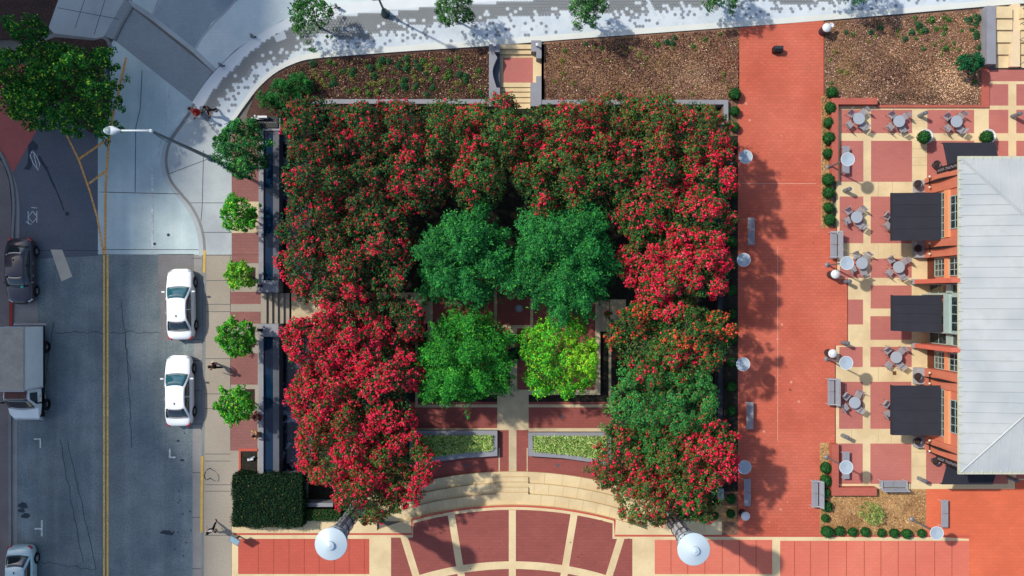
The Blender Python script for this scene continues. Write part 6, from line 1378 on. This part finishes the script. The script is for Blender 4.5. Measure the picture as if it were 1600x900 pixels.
scatter('foliage', np.stack([X-c0.x, Y-c0.y, Z], 1), NN, r.uniform(0.07, 0.12, n), pal(r, n, [L_(20,52,28), L_(36,76,36), L_(12,34,22), L_(130,112,56)], [4,1.6,4,.14], 0.3), LEAF, rt, r, 0.6, 0.6)
hg = empty('hedge', W3(505,802,0), label='low dark shrub strip between the hedge block and the left light tower', cat='hedge')
n = 5000; X = r.uniform(-1.3, 1.3, n); Y = r.uniform(-0.36, 0.36, n); scatter('foliage', np.stack([X, Y, 0.45+r.normal(0,0.08,n)], 1), np.tile([0,0,1.0],(n,1)), r.uniform(0.07,0.13,n), pal(r, n, [L_(28,74,34), L_(60,90,40), L_(110,70,50)], [4,2,.6], 0.3), LEAF, hg, r, 0.6, 0.6)
MB().box(-1.25,-0.3,0,1.25,0.3,0.38).build('twig_core', MATS['hedge_core'], hg)
# round boxwoods
def boxwood(seed, cols):
    rt = empty('boxwood', (0,0,0), label='x', cat='shrub'); r = np.random.default_rng(seed)
    MB().lathe([(0.0,0.02),(0.24,0.06),(0.33,0.25),(0.30,0.46),(0.16,0.6),(0,0.63)],16).build('twig_core', MATS['hedge_core'], rt, True)
    n = 1500; s_ = spheric(r, n); s_[:,2] = np.where(s_[:,2] < -0.5, -s_[:,2], s_[:,2]); rad = 0.37+0.03*np.sin(s_[:,:1]*9+seed)*np.sin(s_[:,1:2]*8)+r.normal(0, 0.022, (n,1))
    p = s_*rad*np.array([1,1,0.9])+np.array([0,0,0.36]); scatter('foliage', p, s_, r.uniform(0.05,0.085,n), pal(r, n, cols, [4,2,3], 0.25), LEAF, rt, r, 0.6, 0.4); return rt
BXC = [L_(36,92,42), L_(64,124,50), L_(22,62,36)]
BX = [boxwood(s_, BXC) for s_ in (1,2,3)]; used = [False]*3
ordn = ['topmost','second','third','fourth','fifth','sixth','seventh','eighth','ninth','tenth']
bx = []
for i, (x, y) in enumerate(((1297,146),(1294.5,170.5),(1292,193),(1291.5,217),(1291,241),(1291,282),(1291.5,302),(1292,325),(1293,344))): bx.append((x, y, 0.94, ordn[i]+' round clipped shrub from the top in the strip beside the upper brick wall'))
for i, (x, y) in enumerate(((1146,149),(1146,175),(1146,200))): bx.append((x, y, 1.0, ordn[i]+' round clipped shrub from the top at the left edge of the walkway'))
for i, (x, y) in enumerate(((1287,729),(1287,749),(1287,768.5),(1288,789),(1287,808),(1289,828.5))): bx.append((x, y, 0.95 if i != 4 else .75, ordn[i]+' round clipped shrub from the top in the strip beside the lower brick wall'))
for i, (x, y) in enumerate(((1309,828),(1329,829.5),(1349,829.5),(1374.5,831),(1393.5,831),(1413,832),(1437,831.5))): bx.append((x, y, 0.92-0.1*(i in (3,6)), ordn[i]+' round clipped shrub from the left along the bottom of the lower right straw bed'))
for x, y, l in ((1140,778,'round dark shrub beside the lowest left bench, above two others'), (1140,801,'round dark shrub beside the grey topped bin'), (1115,804,'round dark shrub left of the one beside the grey topped bin')): bx.append((x, y, 0.9, l))
for i in range(14): bx.append((1141, 228+i*37.5, 0.95, 'shaded round shrub on the left of the walkway, number '+str(i+4)+' counted from the top') )
for i, (x, y, s_, l) in enumerate(bx):
    k_ = i % 3; o = BX[k_] if not used[k_] else copy_tree(BX[k_]); used[k_] = True
    o.location = W3(x, y, 0.0); s_ *= random.uniform(0.84, 1.12); o.scale = (s_*random.uniform(0.93,1.07), s_*random.uniform(0.93,1.07), s_*0.95); o.rotation_euler = (0,0,random.uniform(0,6.28)); o['label'] = l; o['group'] = 'round clipped shrubs'
# round white pots with shrubs on the terrace
for x, y, l, sd in ((1439,216,'white round pot with a clipped shrub on the terrace, the left one','a'), (1536,216,'white round pot with a clipped shrub on the terrace, the right one','b')):
    rt = empty('pot', W3(x, y, 0), label=l, cat='pot', group='white pots with clipped shrubs')
    MB().lathe([(0.30,0),(0.36,0.3),(0.46,0.66),(0.48,0.70),(0.44,0.72),(0.40,0.64),(0,0.62)],28).build('pot_body', M_WHITE, rt, True)
    o = copy_tree(BX[0]); o.name = 'boxwood'; o.location = W3(x, y, 0.6); o.scale = (1.12,1.12,1.1); o['label'] = l.replace('white round pot with a clipped shrub', 'clipped round shrub growing in a white pot'); o['group'] = 'clipped shrubs in pots'
# little bed plants
def tuft(seed, cols, n=130, r0=0.22, h=0.25):
    rt = empty('bed_plant', (0,0,0), label='x', cat='plant'); r = np.random.default_rng(seed)
    a = r.uniform(0,6.28,n); d = np.sqrt(r.uniform(0,1,n))*r0*(1+0.3*np.sin(3*a+seed)); p = np.stack([d*np.cos(a), d*np.sin(a), 0.04+h*(1-d/r0/1.3)*r.uniform(0.3,1,n)],1)
    nn = np.stack([np.cos(a)*0.5, np.sin(a)*0.5, np.ones(n)],1); scatter('foliage', p, nn, r.uniform(0.06,0.14,n), pal(r, n, cols, [3,2,2], 0.3), LEAF, rt, r, 0.45, 0.6); return rt
TF = [tuft(1,[L_(70,120,52),L_(100,140,60),L_(48,90,44)]), tuft(2,[L_(124,130,62),L_(96,112,52),L_(150,146,80)],90,0.2,0.18), tuft(3,[L_(38,100,60),L_(60,128,70),L_(26,74,50)],180,0.26,0.4)]
tu = [False]*3; rg = random.Random(12)
where = {0:'in the upper left bed between plaza edge and garden wall', 1:'in the brown bed right of the north stair', 2:'in the upper right litter bed'}
spots_ = []
for i in range(112):
    x = rg.uniform(488,758); y = rg.uniform(96-0.04*(x-490)+2,150); spots_.append((x, y, rg.choice([0,0,1,1,2]), rg.uniform(0.55,1.3), 0))
for x, y in ((635,108),(622,104),(552,110),(636,92),(728,120),(718,117),(632,125),(634,135),(585,118),(596,95),(608,96)): spots_.append((x, y, 2, rg.uniform(0.9,1.3), 0))
for i in range(22): spots_.append((rg.uniform(862,1140), rg.uniform(72,150), 1, rg.uniform(0.6,1.1), 1))
for x, y, k_, s_ in ((915,69.5,2,.8),(940,75,0,.8),(1027,70,0,1.1),(1041,66,2,1),(1050,68,2,1),(1083,72,0,1),(1101,62,0,.9),(882,80,0,.9),(1000,82,1,1),(1125,53,0,.7),(1054,59,2,.8),(986,75,1,.9),(998,88,1,1),(880,115,1,1),(895,130,1,1.1),(866,127,1,1)): spots_.append((x, y, k_, s_, 1))
for x, y, k_, s_ in ((1321,51,2,.8),(1332,54,0,.9),(1360,51,2,.9),(1375,44,2,1),(1368,57,1,1),(1402,48,0,.8),(1413,61,2,1),(1424,51,2,1.1),(1434,40,2,1.3),(1444,48,2,1.2),(1454,32,0,1.5),(1429,28,0,.9),(1482,32,0,1.1),(1475,28,0,.9),(1512,32,2,1.3),(1526,29,2,1.3),(1524,38,2,1.0),
        (1517,47,2,.8),(1524,52,2,1.1),(1525,58,2,1.0),(1502,48,0,.7),(1533,69,0,.8),(1528,75,2,.9),(1475,44,0,1.2),(1462,45,0,1.1),(1474,53,0,.9),(1490,68,0,.8),(1477,76,0,1.2),(1458,70,1,1),(1443,76,0,.9),(1305,81,1,1),(1296,94,1,1),(1312,112,1,1.1),(1323,114,1,1.1),(1299,130,0,.7),(1522,128,0,1),(1470,64,1,.9),(1487,77,1,.8),
        (1498,78,0,.7),(1430,60,0,.8),(1437,50,0,1.0),(1401,56,1,.8),(1357,65,1,.8),(1470,86,1,.9)): spots_.append((x, y, k_, s_, 2))
for x, y, k_, s_, w_ in spots_:
    o = TF[k_] if not tu[k_] else copy_tree(TF[k_]); tu[k_] = True
    o.location = W3(x, y, 0.01); o.scale = (s_*0.78,)*3; o.rotation_euler = (0,0,rg.uniform(0,6.28))
    o['label'] = ('small fresh green plant ','low yellow olive tuft ','small dark green plant ')[k_]+where[w_]; o['group'] = ('small fresh green plants ','low yellow olive tufts ','small dark green plants ')[k_]+where[w_]
